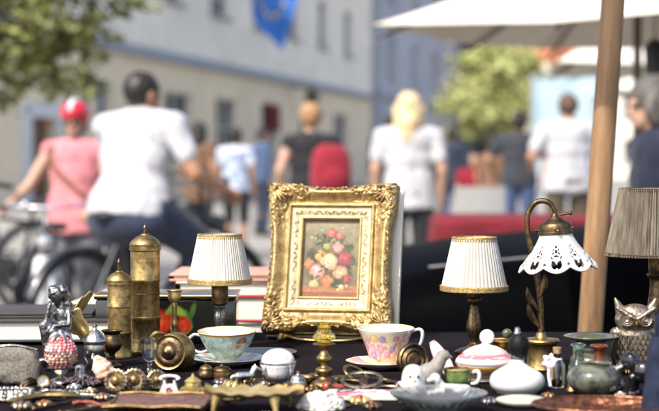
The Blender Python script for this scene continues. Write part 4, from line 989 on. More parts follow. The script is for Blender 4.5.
# brass easel
ez = thing('table_easel', 'brass table easel with curled feet under the gilt frame', 'easel', (p0.x, p0.y, ZT + .001)); ez.rotation_euler = (0, 0, R(-11))
for sx in (-1, 1):
    m = MB(kf)
    m.tube([(sx * 42, -17, 8), (sx * 44, -19, 3), (sx * 44, -14, 1.5), (sx * 41, -4, 3), (sx * 34, 6, 6)], [2.6, 3.2, 3, 2.6, 2.2], 10, sm=5)
    m.tube([(sx * 42, -17, 8), (sx * 42, -20, 13), (sx * 42, -17.5, 15)], [2.4, 2, 1.4], 8, sm=5)
    m.build('foot', M_brass, ez)
m = MB(kf); m.tube([(-42, -6, 5), (-24, -16, 2.6), (0, -19, 2.2), (24, -16, 2.6), (42, -6, 5)], [2.5] * 5, 10, sm=6, flat=.7); m.tube([(-44, 4, 6.2), (44, 4, 6.2)], 1.8, 8); m.build('ledge', M_brass, ez)
m = MB(kf); m.tube([(0, 32, 120), (0, 62, 2)], 2.2, 8); m.tube([(-30, 8, 6), (0, 34, 125), (30, 8, 6)], 2.2, 8); m.build('prop', M_brass, ez)

# ================================================================ lamps with pleated shades
def pleated(mb, r0, z0, r1, z1, n=66, amp=.034, bow=0, per=6):
    N = n * per; rr = random.Random(n); ph = [rr.uniform(.5, 1.4) for _ in range(n)]
    def fn(u, v):
        i = u * n; j = int(i) % n; a = 2 * pi * u
        r = r0 + (r1 - r0) * v + bow * sin(pi * v); r *= 1 + amp * ph[j] * (abs(2 * (i - int(i)) - 1) - .5) * (.7 + .3 * v)
        return (r * cos(a), r * sin(a), z0 + (z1 - z0) * v)
    mb.grid(fn, N, 8, wu=True)
def band(mb, r, z, h, t=1.2, n=64):
    mb.lathe([(r - t, z), (r + t * .6, z), (r + t, z + h * .25), (r + t * .5, z + h * .5), (r + t, z + h * .75), (r + t * .6, z + h), (r - t, z + h), (r - t, z)], n, caps=False, rfn=lambda a, q: 1 + .006 * sin(a * 44))
def shade(t, k, r0, z0, r1, z1, sm_, n=66, trim=M_trim, th=5.5, amp=.034):
    m = MB(k); pleated(m, r1, z1, r0, z0, n, amp); o = m.build('shade', sm_, t, sharp=80)
    m = MB(k); m.lathe([(r1 - 1.6, z1 + 1), (r0 - 1.6, z0 - 1)], 64, caps=False); m.build('lining', M_fluff, o)
    for rr_, zz_ in ((r0, z0 - th), (r1 - .3, z1)): m = MB(k); band(m, rr_, zz_, th); m.build('trim', trim, o, sharp=60)
    m = MB(k)
    for i in range(3): a = 2 * pi * i / 3; m.tube([(0, 0, z0 - 4), (cos(a) * (r0 - 1), sin(a) * (r0 - 1), z0 - 3)], .6, 6)
    m.build('spider', M_brass, o)
    return o
t, k = it('table_lamp', 'small lamp with white pleated shade and slim silvery stem behind the turquoise cup', 'lamp', 220, 353)
shade(t, k, 21.5, 119, 32, 69, M_shade)
lathe_part('socket', M_brassd, t, k, [(4, 47), (8, 49), (8.5, 55), (8.5, 66), (6, 70), (3, 84), (0, 84)])
lathe_part('stem', M_pewter, t, k, [(0, 8), (6, 8), (4, 12), (5.5, 16), (3.4, 20), (4.6, 28), (5.4, 36), (3.8, 42), (5, 47), (0, 47)], sm=3, rfn=lambda a, q: 1 + .07 * cos(8 * a))
lathe_part('base', M_brass, t, k, [(0, 0), (17, 0), (17.5, 2), (14, 4), (9, 5), (7, 8), (0, 8)])
t, k = it('table_lamp', 'small lamp with white pleated shade on a dark bronze stem beside the pink tureen', 'lamp', 474, 354)
shade(t, k, 21.5, 117, 33.5, 63, mat('greyed white silk', (.46, .44, .4), .85, base2=(.38, .36, .32), scale=40, stretch=(1, 1, .1)), 50)
lathe_part('socket', M_brassd, t, k, [(0, 55), (6, 55), (7, 57), (7, 70), (4, 74), (0, 84)])
lathe_part('stem', M_brassd, t, k, [(0, 6), (8, 6), (5, 9), (3.4, 12), (6.5, 22), (7, 28), (5, 40), (3.4, 49), (6, 51), (6, 55), (0, 55)], sm=4, rfn=lambda a, q: 1 + .09 * cos(7 * a + q * 9))
lathe_part('base', M_brassd, t, k, [(0, 0), (19, 0), (19.5, 2), (15, 4.5), (10, 6), (0, 6)], rfn=lambda a, q: 1 + .02 * cos(16 * a))
t, k = it('table_lamp', 'larger lamp with a taupe pleated shade behind the bronze owl', 'lamp', 657, 350)
shade(t, k, 37, 162, 51, 94, M_taupe, 100, M_darkbraid, 3.5, .075)
lathe_part('socket', M_brassd, t, k, [(0, 76), (8, 76), (9, 80), (9, 98), (5, 104), (0, 118)])
lathe_part('stem', M_brassd, t, k, [(0, 6), (13, 6), (9, 12), (8, 30), (9.5, 44), (8, 58), (7.5, 70), (10, 73), (10, 76), (0, 76)], sm=4)
lathe_part('base', M_brassd, t, k, [(0, 0), (27, 0), (27.5, 3), (20, 5), (13, 6), (0, 6)])
# gooseneck lamp with the pierced ceramic bell
t, k = it('table_lamp', 'brass gooseneck lamp with a pierced white ceramic bell shade', 'lamp', 541, 371)
lathe_part('base', M_brass, t, k, [(0, 0), (15, 0), (16, 2), (14.5, 5), (13.5, 14), (13.5, 22), (15, 26), (18.5, 28), (19, 30), (18, 31.5), (6, 33), (4.5, 38), (0, 38)], 48, rfn=lambda a, q: 1 + .008 * cos(12 * a))
m = MB(k); m.tube([(0, 0, 34), (0, 0, 50), (-1.5, 0, 75), (-6, 2, 105), (-12, 4, 130), (-14, 4, 150), (-12, 4, 160), (-6, 3, 168), (2, 2, 170), (9, 1, 167), (13, 0, 160), (13.5, 0, 155)], [3.4, 3, 3, 2.9, 2.8, 2.8, 2.8, 2.8, 2.8, 2.6, 2.4, 2.4], 12, sm=5); m.build('arm', M_brassd, t)
m = MB(k)
for (z0, s_, x0) in ((78, -1, -2), (92, 1, -3), (62, -1, -1)):
    q0 = V((x0, -2, z0 - 20)); q1 = V((x0 + s_ * 9 - 4, -6, z0 + 6)); d = q1 - q0
    m.grid(lambda u, v: q0 + d * v + V(((2 * u - 1) * 3.6 * sin(pi * v) ** .8 + s_ * 3 * sin(pi * v), -2 + 1.4 * (2 * u - 1) ** 2, 0)), 6, 12)
    m.tube([(x0 + 1, -1, z0 - 30), q0, q1], [1.1, 1, .5], 6, sm=3)
m.build('leaf', M_brassd, t)
Ms = TR(13.5, 0, 148) @ rotM(y=-4)
lathe_part('gallery', M_brassd, t, k, [(0, 9), (3, 9), (4.5, 6), (8, 4), (10, 2), (15, 0), (16.5, -2), (16.5, -8), (17.5, -9), (17.5, -11), (15.5, -11.5), (15, -3), (0, 3)], 48, M=Ms)
m = MB(k)
for i in range(3): a = 2 * pi * i / 3 + .5; m.tube([Ms @ V((cos(a) * 15, sin(a) * 15, -7)), Ms @ V((cos(a) * 20, sin(a) * 20, -7))], 1, 8); m.ball(Ms @ V((cos(a) * 21, sin(a) * 21, -7)), 2, 8, 6)
m.tube([Ms @ V((4, -6, 8)), Ms @ V((14, -6, 9)), ], 1.2, 8); m.ball(Ms @ V((15, -6, 9)), 2.2)
m.build('thumbscrew', M_brassd, t)
NL = 9; m = MB(k)
def bell(u, v):
    a = 2 * pi * u; r = 14.5 + 8 * v + 15.5 * v ** 1.7; sc = abs(sin(NL * a / 2)); z = -8 - 34.5 * v ** .95
    if v > .8: q = (v - .8) / .2; r *= 1 + .035 * q * sc; z -= q * 5.5 * sc
    return Ms @ V((r * cos(a), r * sin(a), z))
nu, nv = 288, 64
vs = []; fs = []
for j in range(nv + 1):
    for i in range(nu): vs.append(bell(i / nu, j / nv))
def ell(x, y, cx, cy, rx, ry, rot=0):
    c, s_ = cos(rot), sin(rot); dx, dy = x - cx, y - cy; return ((dx * c + dy * s_) / rx) ** 2 + ((-dx * s_ + dy * c) / ry) ** 2 < 1
for j in range(nv):
    for i in range(nu):
        u = (i + .5) / nu * NL; x = (u % 1) - .5; v = (j + .5) / nv; hole = False
        x *= 1.0
        if .3 < v < .99:
            for (cx, cy, rx, ry, ro) in ((a_, b_, c_ * 1.3, d_ * 1.45, e_) for a_, b_, c_, d_, e_ in ((0, .42, .055, .032, 0), (0, .53, .05, .025, 0), (-.15, .5, .05, .02, .6), (.15, .5, .05, .02, -.6), (0, .58, .05, .02, 0), (-.16, .6, .06, .02, -.4), (.16, .6, .06, .02, .4), (0, .68, .1, .022, 0), (-.22, .72, .06, .02, .5), (.22, .72, .06, .02, -.5),
                                      (-.12, .87, .09, .045, .3), (.12, .87, .09, .045, -.3), (.5, .9, .05, .03, 0), (-.5, .9, .05, .03, 0))):
                if ell(x, v, cx, cy, rx, ry, ro): hole = True
        if not hole: fs.append((j * nu + i, j * nu + (i + 1) % nu, (j + 1) * nu + (i + 1) % nu, (j + 1) * nu + i))
m.add(vs, fs); o = m.build('shade', mat('white glazed ceramic', (.54, .52, .49), .22, coat=.4, var=.04, scale=40), t, sharp=60)
sd_m = o.modifiers.new('thick', 'SOLIDIFY'); sd_m.thickness = 1.6 * k; sd_m.offset = 0

# ================================================================ brass pepper mills
def mill(px, py, r, hb, dome, spind, label):
    t, k = it('coffee_mill', label, 'mill', px, py, 0, 'brass hand mills')
    pr_ = [(0, 0), (r * 1.04, 0), (r * 1.06, 2), (r, 3.5), (r, hb * .3), (r * 1.05, hb * .31), (r * 1.05, hb * .335), (r * .985, hb * .345), (r * .985, hb * .66), (r * 1.04, hb * .67), (r * 1.04, hb * .69), (r, hb * .7), (r, hb * .95), (r * 1.07, hb * .96), (r * 1.07, hb), (0, hb)]
    lathe_part('barrel', M_brass, t, k, pr_, 56)
    for z in ((.1, .55, .88) if r > 13 else (.2, .8)): m = MB(k); m.lathe([(r * .98, hb * z), (r * 1.012, hb * z + .5), (r * .98, hb * z + 1)], 56, caps=False); m.build('ring_line', M_brassd, t)
    lathe_part('lid', M_brass, t, k, [(r * 1.05, hb + .2), (r * 1.06, hb + 2), (r * .9, hb + dome * .45), (r * .6, hb + dome * .75), (r * .32, hb + dome * .9), (r * .3, hb + dome), (0, hb + dome)], 48, sm=2)
    lathe_part('spindle', M_brassd, t, k, [(1.6, hb + dome), (1.6, hb + dome + spind * .7), (2.2, hb + dome + spind * .72), (1.4, hb + dome + spind * .85), (1, hb + dome + spind), (0, hb + dome + spind)], 14)
    return t
mill(145.5, 353, 14.6, 107, 12, 9, 'taller of the two brass hand mills with engraved bands')
mill(119.5, 358, 11.8, 76, 11, 12, 'shorter of the two brass hand mills with a bare spindle')
# ================================================================ teacups and saucers
def cup_canvas(seed, base, flowers, leaves, rim):
    c = Canvas(420, 110, base, wrap=True); r_ = random.Random(seed)
    for i in range(110): c.blob(r_.random() * 420, r_.random() * 110, r_.uniform(4, 10), tuple(q * r_.uniform(.9, 1.08) for q in base), soft=1, al=.4)
    for i in range(46):
        x = r_.random() * 420; y = r_.uniform(22, 92); c.leaf(x, y, r_.uniform(5, 11), r_.choice(leaves), r_.uniform(0, 6.28))
    for i in range(44):
        a, b, d = r_.choice(flowers); a = tuple(q * .7 for q in a); c.rose(i * 9.55 + r_.uniform(-6, 6), (22, 74, 48)[i % 3] + r_.uniform(-8, 8), r_.uniform(9, 15), a, b, d, r_)
    for i in range(60): c.blob(r_.random() * 420, r_.uniform(20, 95), r_.uniform(1.2, 2.6), r_.choice(flowers)[0], soft=.6, al=.8)
    c.mask((7 - c.Y) / 2, rim); return c
c1 = cup_canvas(3, S(172, 184, 176), ((S(150, 70, 52), S(186, 110, 84), S(222, 170, 140)), (S(140, 186, 174), S(178, 210, 200), S(236, 236, 220)), (S(190, 200, 186), S(222, 226, 214), S(240, 226, 180)), (S(120, 160, 150), S(170, 200, 190), S(230, 235, 225))), (S(120, 150, 128), S(90, 120, 96), S(160, 150, 90)), S(166, 126, 60))
c2 = cup_canvas(8, S(222, 206, 168), ((S(200, 110, 150), S(224, 150, 180), S(244, 210, 220)), (S(206, 130, 150), S(230, 170, 184), S(246, 220, 224)), (S(140, 116, 170), S(180, 160, 204), S(220, 206, 230)), (S(224, 172, 110), S(238, 204, 150), S(244, 226, 180)), (S(206, 140, 176), S(226, 180, 204), S(244, 220, 160))), (S(150, 164, 110), S(176, 180, 130), S(190, 150, 100)), S(238, 232, 220))
def teacup(px, py, label, slabel, canv, prof, sr, handle, srim, tilt=0, rf=None, rot=0, sdx=0):
    s_, k = it('saucer', slabel, 'saucer', px + sdx, py, 0, 'saucers under the teacups')
    sp_ = [(0, 1), (sr * .45, 1), (sr * .5, 0), (sr * .55, 1), (sr * .8, 3), (sr, 6.4), (sr * 1.01, 7), (sr, 7.4), (sr * .8, 4.2), (sr * .52, 2.4), (0, 2.2)]
    lathe_part('dish', M_porcv, s_, k, sp_, 90, sm=2, cfn=lambda u, t: srim if .47 < t < .6 else (canv.at(u * 3, .35 + .3 * t) if t > .6 else (.78, .76, .7)), rfn=lambda a, q: 1 + (.02 * cos(8 * a) if q > .3 else 0))
    t, k = it('teacup', label, 'teacup', px, py, rot, 'flowered teacups'); t.location.z += 2.6 * k
    t.rotation_euler = (R(tilt), 0, R(rot))
    H = prof[-1][1]; out = spline(prof, 5); ins = [(r - 1.6, z) for r, z in out[::-1] if z > 5]
    full = [(0, 0.4)] + out + [(out[-1][0] - .6, H + .5)] + ins + [(0, 4.6)]; no = len(out) + 1
    n_ = len(full)
    def cf(u, q):
        i = q * (n_ - 1)
        if i < no: z = full[int(i)][1] / H; return canv.at(u, z)
        return (.64, .63, .59) if i > no + 1 else (.6, .42, .15)
    lathe_part('bowl', M_porcv, t, k, full, 260, cfn=cf, rfn=rf, sharp=60)
    m = MB(k); m.tube(*handle[:2], 10, sm=6, flat=.75); m.build('handle', M_porc, t)
    return t
teacup(227, 365, 'teacup painted with turquoise and rust roses standing before the white lamp', 'saucer with a gold line under the turquoise teacup', c1,
       [(11, 0), (12, 1), (10, 3), (12, 6), (18, 11), (23, 17), (26, 23), (28, 28), (29.5, 31)], 38,
       ([(-25, 0, 25), (-33, 0, 27), (-39, 0, 21), (-36, 0, 13), (-28, 0, 9), (-20, 0, 11)], [1.6, 2.1, 2.2, 2.1, 1.9, 1.6]), S(178, 140, 70), 3, lambda a, q: 1 + .012 * cos(10 * a) * (1 if q < .6 else .6), rot=-8)
teacup(386, 368, 'teacup painted with purple and pink flowers standing right of the gilt frame', 'cream saucer under the purple flowered teacup', c2,
       [(13, 0), (14.5, 1), (14, 3), (17, 9), (20, 17), (23.5, 26), (27, 34), (28.5, 37)], 36,
       ([(26, 0, 34), (33, 0, 36), (36.5, 0, 33), (35.5, 0, 24), (30, 0, 15), (20, 0, 12)], [1.7, 2.3, 2.6, 2.4, 2.1, 1.8]), S(220, 200, 170), 2, lambda a, q: 1 + .01 * cos(6 * a), rot=-6, sdx=-3)
t, k = it('plate', 'dark blue plate lying between turquoise cup and gilt frame', 'plate', 262, 357)
lathe_part('dish', M_navyp, t, k, [(0, 0), (20, 0), (34, 4), (35, 5), (33, 5), (20, 1.8), (0, 1.6)], 64)

# ================================================================ yellow glass candlestick, brass candlestick
t, k = it('candlestick', 'brass candlestick topped with a yellow glass cup in front of the frame', 'candlestick', 324, 386)
lathe_part('base', M_brass, t, k, [(0, 0), (13, 0), (13.5, 1.5), (11, 4), (7, 6), (5, 9), (8, 12), (8.5, 16), (5, 18), (0, 18)], sm=3)
lathe_part('stem', M_brass, t, k, [(4, 18), (3.4, 21), (7, 24), (7.6, 28), (5, 31), (3.6, 35), (6, 38), (10, 40), (10.5, 42), (0, 43)], sm=3)
lathe_part('glass_cup', M_glassy, t, k, [(0, 43), (5, 43), (9.5, 46), (11, 49), (7.5, 53), (6, 57), (6.8, 60), (8.5, 62), (7.2, 62), (5.2, 58), (5.6, 53), (0, 51)], rfn=lambda a, q: 1 + .05 * cos(8 * a), sm=2)
t, k = it('candlestick', 'plain brass candlestick between tall mill and white lamp', 'candlestick', 174.5, 351)
lathe_part('base', M_brass, t, k, [(0, 0), (15, 0), (15.5, 2), (10, 4), (4, 6), (0, 6)], sm=2)
lathe_part('stem', M_brass, t, k, [(3, 5), (2.6, 20), (3.4, 26), (2.6, 32), (2.8, 48), (0, 49)], sm=3)
lathe_part('cup', M_brassl, t, k, [(0, 47), (3, 48), (6, 51), (7, 54), (7, 59), (8.6, 60.5), (7.6, 61), (5, 60.6), (4.8, 54), (0, 53)], sm=2)

# ================================================================ lacquer box
p = T(165, 344); k = p.y / FPX
t = thing('lacquer_box', 'black lacquer box painted with a red flower and green leaf behind the mills', 'box', (p.x, p.y + 36 * k, ZT + .0015))
m = MB(k); m.box((0, 0, 21.5), (140, 70, 43), bev=1.5); m.build('box_body', M_lacq, t)
m = MB(k); m.box((0, 0, 46), (143, 73, 5), bev=1.5); lid = m.build('lid', M_lacq, t)
m = MB(k)
for a, b in (((-71.6, -36.6, 47.5), (71.6, -36.6, 47.5)), ((-71.6, -36.6, 47.5), (-71.6, 36.6, 47.5)), ((71.6, -36.6, 47.5), (71.6, 36.6, 47.5))): m.tube([a, b], .8, 6)
m.build('gilt_line', M_brassl, lid)
cvx = Canvas(160, 64, (.006, .006, .006)); r_ = random.Random(4)
for i in range(10): cvx.leaf(60 + r_.uniform(-46, 60), 32 + r_.uniform(-18, 18), r_.uniform(8, 16), S(*r_.choice(((110, 140, 40), (70, 110, 40), (150, 170, 70)))), r_.uniform(0, 6.28))
for x, y, r in ((52, 36, 21), (96, 40, 15), (26, 26, 13)): cvx.rose(x, y, r, S(170, 26, 16), S(206, 50, 30), S(230, 140, 60), r_)
cvx.leaf(84, 16, 17, S(140, 170, 50), .4); cvx.leaf(70, 12, 12, S(110, 150, 40), 2.4)
m = MB(k); m.grid(lambda u, v: (-28 + 78 * u, -35.25, 4 + 38 * v), 110, 50, cfn=lambda u, v: cvx.at(u, v) * .55); m.build('painted_flower', mat('painted lacquer', (1, 1, 1), .25, vcol=True, var=.1, coat=.3), t)

# ================================================================ left group
# seated fairy
t, k = it('fairy_figurine', 'pewter fairy with golden wings sitting with her chin in her hand', 'figurine', 61, 371); k *= 1.2
m = MB()
m.ball((0, 2, 18), (11, 10, 18)); m.ball((-1, 0, 6), (16, 12, 7)); m.ball((2, 3, 37), (7.5, 6, 8)); m.ball((1, 3, 46), (7, 5.5, 8)); cap(m, (0, 2, 52), (-3, 0, 58), 3, 3)
m.ball((-4, -2, 64), (6.2, 6.6, 7.4)); m.ball((-7.5, -6, 62.5), (1.4, 1.6, 1.4)); m.ball((-1, 2, 66), (7.4, 7.4, 7.2)); m.ball((3.5, 4, 60), (5, 5, 7)); m.ball((5, 5, 53), (4, 4, 6)); m.ball((-7, -3, 68.5), (3, 3.6, 3))
cap(m, (3, 2, 33), (-13, -6, 38), 5, 4.4); cap(m, (-13, -6, 38), (-10, -5, 12), 4.2, 3); m.ball((-13, -8, 9), (6, 3.6, 3))
cap(m, (4, 1, 31), (-5, -9, 33), 5, 4.6); cap(m, (-5, -9, 33), (-1, -9, 12), 4.2, 3); m.ball((-4, -11, 9), (6, 3.4, 3))
cap(m, (-4, 0, 49), (-11, -6, 41), 2.6, 2.2); cap(m, (-11, -6, 41), (-8, -5, 58), 2.2, 1.9)
cap(m, (7, 1, 49), (8, -6, 39), 2.6, 2.2); cap(m, (8, -6, 39), (-4, -10, 38), 2.2, 1.7)
vs, fs = remeshed(m, .9, 3); m = MB(k); m.add([v + V((nz(v.x * .4, v.y * .4, v.z * .25), nz(v.y * .4, 7 + v.x * .4, v.z * .3), 0)) * (.35 if v.z < 54 else 1.3) for v in vs], fs); m.build('body', M_pewter, t, sharp=80)
for s_ in (-1, 1):
    m = MB(k)
    def wing(u, v):
        l_ = 36 * v; w_ = 13 * sin(pi * min(1, .12 + v * .86)) * (1 + .25 * sin(v * 9)); up = V((.5, .55 + .3 * s_, .55 if s_ > 0 else -.75))
        return V((8, 6, 46)) + up * l_ * (.75) + V((.3, -.2, .8)) * ((2 * u - 1) * w_) + V((0, .8 * sin(u * 12) * .5, 0))
    m.grid(wing, 14, 16); o = m.build('wing', M_brassl, t, sharp=80); sm_ = o.modifiers.new('thick', 'SOLIDIFY'); sm_.thickness = 1.0 * k
# beaded egg
t, k = it('jewelled_egg', 'egg covered with pink beads on a silver pedestal', 'egg', 61, 384)
lathe_part('pedestal', M_silver, t, k, [(0, 0), (11, 0), (12, 2), (9, 4), (4, 6), (4, 8), (8, 11), (13, 15), (12, 16), (0, 14)], sm=2, rfn=lambda a, q: 1 + .05 * cos(9 * a))
egg = lambda v: (15.4 * sin(pi * v) ** .72 * (1.04 - .16 * v), 12 + 38 * v)
m = MB(k); m.lathe([(max(.0, egg(i / 20)[0] - 1), egg(i / 20)[1]) for i in range(21)], 32); m.build('egg_core', M_pinkbead, t)
m = MB(k); r_ = random.Random(3)
for j in range(1, 14):
    r, z = egg(j / 14); n_ = max(5, int(2 * pi * r / 4.1))
    for i in range(n_):
        m.col = r_.choice(((.62, .2, .22), (.7, .36, .35), (.5, .1, .13), (.74, .52, .46)) if j > 6 or r_.random() < .45 else ((.6, .36, .22), (.45, .2, .14), (.66, .46, .32)))
        a = 2 * pi * (i + .5 * (j % 2) + r_.uniform(-.12, .12)) / n_; m.ball((r * cos(a), r * sin(a), z), 2.05 * r_.uniform(.85, 1.15), 8, 6)
m.build('beads', mat('mixed pink glass beads', (1, 1, 1), .14, vcol=True, var=.2, coat=.6, scale=200), t); m.col = (1, 1, 1)
m = MB(k); r, z = egg(.52); m.lathe([(r - .4, z - 1.2), (r + 1.7, z - 1), (r + 1.7, z + 1), (r - .4, z + 1.2)], 40, caps=False)
for i in range(6): a = 2 * pi * i / 6; m.tube([(cos(a) * 4, sin(a) * 4, 50), (cos(a) * 9, sin(a) * 9, 47.5), (cos(a) * 12, sin(a) * 12, 43)], [1.8, 1.6, .6], 6, sm=3)
m.lathe([(0, 48), (4, 50), (3, 52), (1.5, 54), (0, 54.5)], 16); m.build('mount', M_silver, t)
# censer
t, k = it('censer', 'small silver lidded censer on scrolled legs behind the conch', 'censer', 95, 371)
lathe_part('bowl', M_silver, t, k, [(0, 12), (5, 12), (9, 16), (10.5, 21), (10, 26), (11.5, 28), (0, 28)], sm=2)
lathe_part('lid', M_silver, t, k, [(12, 28.5), (12.2, 30), (9.5, 35), (5.5, 39), (2.4, 41), (2, 43.5), (3, 45), (0, 47.5)], sm=2, rfn=lambda a, q: 1 + .02 * cos(14 * a))
for i in range(3):
    a = 2 * pi * i / 3 - pi / 2; m = MB(k); m.tube([(cos(a) * 8, sin(a) * 8, 18), (cos(a) * 12, sin(a) * 12, 13), (cos(a) * 9, sin(a) * 9, 6), (cos(a) * 13, sin(a) * 13, 0.6)], [1.8, 2, 1.5, 1.6], 8, sm=4); m.build('leg', M_silver, t)
t, k = it('urn', 'small dark bronze urn with flared rim before the short mill', 'urn', 112, 367)
lathe_part('urn_body', M_brassd, t, k, [(0, 10), (3, 10), (3.5, 13), (8, 17), (10, 22), (9, 28), (7.5, 32), (10.5, 35.5), (10.5, 36.5), (8, 36), (6, 33), (7, 26), (0, 20)], sm=3)
lathe_part('foot', M_brassd, t, k, [(0, 0), (9, 0), (9, 2), (5, 4), (3, 7), (4, 9), (3, 10), (0, 10)], sm=2)
# crystal glass
t, k = it('cordial_glass', 'small cut crystal glass standing before the tall mill', 'glass', 149.5, 381)
lathe_part('stem', M_glassc, t, k, [(0, 0), (8, 0), (8, 1), (2.4, 2.6), (1.8, 8), (3, 11), (1.8, 14), (2.4, 17), (0, 17.5)], sm=2)
lathe_part('bowl', M_glassc, t, k, [(0, 17.2), (3, 18), (6, 22), (7.4, 30), (8.4, 41), (7.6, 41), (6.4, 30), (4.6, 22.5), (0, 20.5)], sm=2, rfn=lambda a, q: 1 + .05 * abs(sin(7 * a)))
# brass pot lying on its side
t, k = it('brass_pot', 'round brass pot lying on its side with the mouth towards the front', 'pot', 170, 372)
Mp = TR(2, 6, 18) @ rotM(z=-16) @ rotM(x=82)
lathe_part('pot_body', M_brass, t, k, [(0, -26), (8, -25.5), (16, -20), (20.5, -10), (20, -2), (16, 4), (14.5, 6), (17, 9), (18, 10), (16.5, 10.5), (13, 6), (16, 0), (15, -12), (0, -20)], 48, M=Mp, sm=3)
lathe_part('lid', M_brassd, t, k, [(15, 7), (15, 9), (11, 11), (8, 10.6), (6, 13), (2.5, 14), (2.5, 16), (3.6, 18), (0, 19.5)], 40, M=Mp, sm=2)
m = MB(k); m.tube([Mp @ V((-15, 8, 6)), Mp @ V((-20, 10, 14)), Mp @ V((-12, 19, 16)), Mp @ V((-4, 17, 6))], [1.6, 2, 2, 1.6], 8, sm=5); m.build('handle', M_brass, t)
# conch
t, k = it('conch_shell', 'orange and white conch shell beside the round rosettes', 'shell', 104, 384, 20)
m = MB(k)
def conch(u, v):
    a = u * 2 * pi; r = 12.5 * sin(pi * min(1, v * .9 + .1)) ** .8 * (1 - .35 * v) + .4; r *= 1 + .07 * cos(5 * a) * sin(pi * v) + .05 * sin(v * 26)
    return V((r * cos(a) * .85 + 3 * v * cos(a * .5), r * sin(a), 0)) + V((-3 * v, 0, -13 + 30 * v))
m.grid(conch, 36, 30, wu=True, M=TR(0, 0, 13) @ rotM(y=-24)); m.build('shell', M_shell, t, sharp=80)
m.v = []; 
# rosettes
def rosette(px, py, r, label, tilt, m_=M_silver):
    t, k = it('rosette', label, 'rosette', px, py, 0, 'round metal rosettes'); 
    Mq = TR(0, 0, r * .98) @ rotM(z=tilt) @ rotM(x=76)
    lathe_part('rim', m_, t, k, [(0, -3), (r * .9, -3), (r, -1), (r * .96, 1.4), (r * .82, 2.2), (r * .72, 1), (r * .62, 2), (r * .5, 1), (0, 1)], 72, M=Mq, rfn=lambda a, q: 1 + (.05 * cos(18 * a) if q > .15 else 0))
    m = MB(k); 
    for i in range(14): a = 2 * pi * i / 14; m.ball(Mq @ V((cos(a) * r * .79, sin(a) * r * .79, 1.8)), r * .11, 7, 5)
    m.build('bead_ring', m_, t)
    lathe_part('boss', M_brass, t, k, [(r * .46, .8), (r * .44, 2.4), (r * .3, 4.6), (0, 5.6)], 32, M=Mq, sm=2)
rosette(116, 394, 12.4, 'round metal rosette leaning against the conch shell', -14, M_antique)
rosette(134.5, 393, 12.2, 'round metal rosette between the other two rosettes', 8, M_antique)
rosette(157, 391, 10.5, 'round metal rosette beside the white miniature telephone', 16, M_antique)
# woven purse
t, k = it('purse', 'grey woven purse slumped against the books at the left edge', 'purse', 14, 384)
m = MB(); m.box((0, 0, 15), (50, 22, 30), bev=8)
m2 = MB()
def purse(u, v):
    a = 2 * pi * u; b = -pi / 2 + pi * v; ca = abs(cos(a)) ** .6 * (1 if cos(a) > 0 else -1); sa = abs(sin(a)) ** .6 * (1 if sin(a) > 0 else -1)
    cb = max(0, cos(b)) ** .5; sb = abs(sin(b)) ** .7 * (1 if sin(b) > 0 else -1)
    p = V((27 * ca * cb, 13 * sa * cb * (1 - .25 * v), 19 + 19 * sb)); d = 1.8 * nz(p.x * .12, p.y * .12, p.z * .12)
    p.z += -4 * max(0, p.x / 27) + d; return p + V((d, d, 0))
m2.k = k; m2.grid(purse, 56, 30, wu=True); m2.build('bag_body', M_woven, t, sharp=80)
m = MB(k); m.tube([(-26, -3, 36), (-12, -5, 38), (4, -5, 38.4), (24, -3, 34)], [1.3] * 4, 8, sm=5); m.build('clasp', M_pewter, t)
# little brass trumpet flower
t, k = it('candle_snuffer', 'small brass snuffer with a pale cone mouth before the grey purse', 'snuffer', 40, 392)
Mq = TR(3, 0, 10) @ rotM(z=20) @ rotM(x=84)
lathe_part('cone', M_brassl, t, k, [(1.4, -16), (2, -10), (3.4, -4), (5.6, 0), (6, .6), (5.2, .4), (2.6, -5), (0, -9)], 30, M=Mq)
lathe_part('mouth', M_pearl, t, k, [(5, -.2), (3, -3.6), (0, -5)], 30, M=Mq, caps=False)
m = MB(k); m.tube([(-1, 8, 9), (-8, 4, 11), (-16, 2, 9), (-20, 0, 3)], [1.5, 1.8, 1.6, 1.6], 8, sm=4)
for i in range(3): m.tube([(-3, 6, 10), (-10 - i * 2, 2 - i, 13 - 3 * i), (-17 - i, -1, 12 - 5 * i)], [1, 2, .4], 8, sm=4, flat=.4)
m.tube([(3, 0, 5), (3, -1, .4)], [1.4, 2.6], 10); m.build('handle', M_brassd, t)
# filigree bracelet
def ringbeads(mb, c, rx, ry, n, r, z, rnd_, jit=.4):
    for i in range(n):
        a = 2 * pi * i / n; mb.ball((c[0] + rx * cos(a) + rnd_.uniform(-jit, jit), c[1] + ry * sin(a) + rnd_.uniform(-jit, jit), z + rnd_.uniform(0, jit)), r * rnd_.uniform(.8, 1.15), 8, 6)
t, k = it('bracelet', 'silver filigree bracelet lying at the left front corner', 'bracelet', 14, 401)
m = MB(k); r_ = random.Random(9)
for z in (2, 5.5, 9): ringbeads(m, (0, 0), 19, 17, 34, 2.1, z, r_, .8)
m.build('filigree_band', M_silver, t)
m = MB(k)
for i in range(7): a = -pi + pi * i / 6; m.ball((19.5 * cos(a), 17.5 * sin(a), 6), (2.6, 2.6, 3.4), 8, 6)
m.build('stones', M_pearl, t)
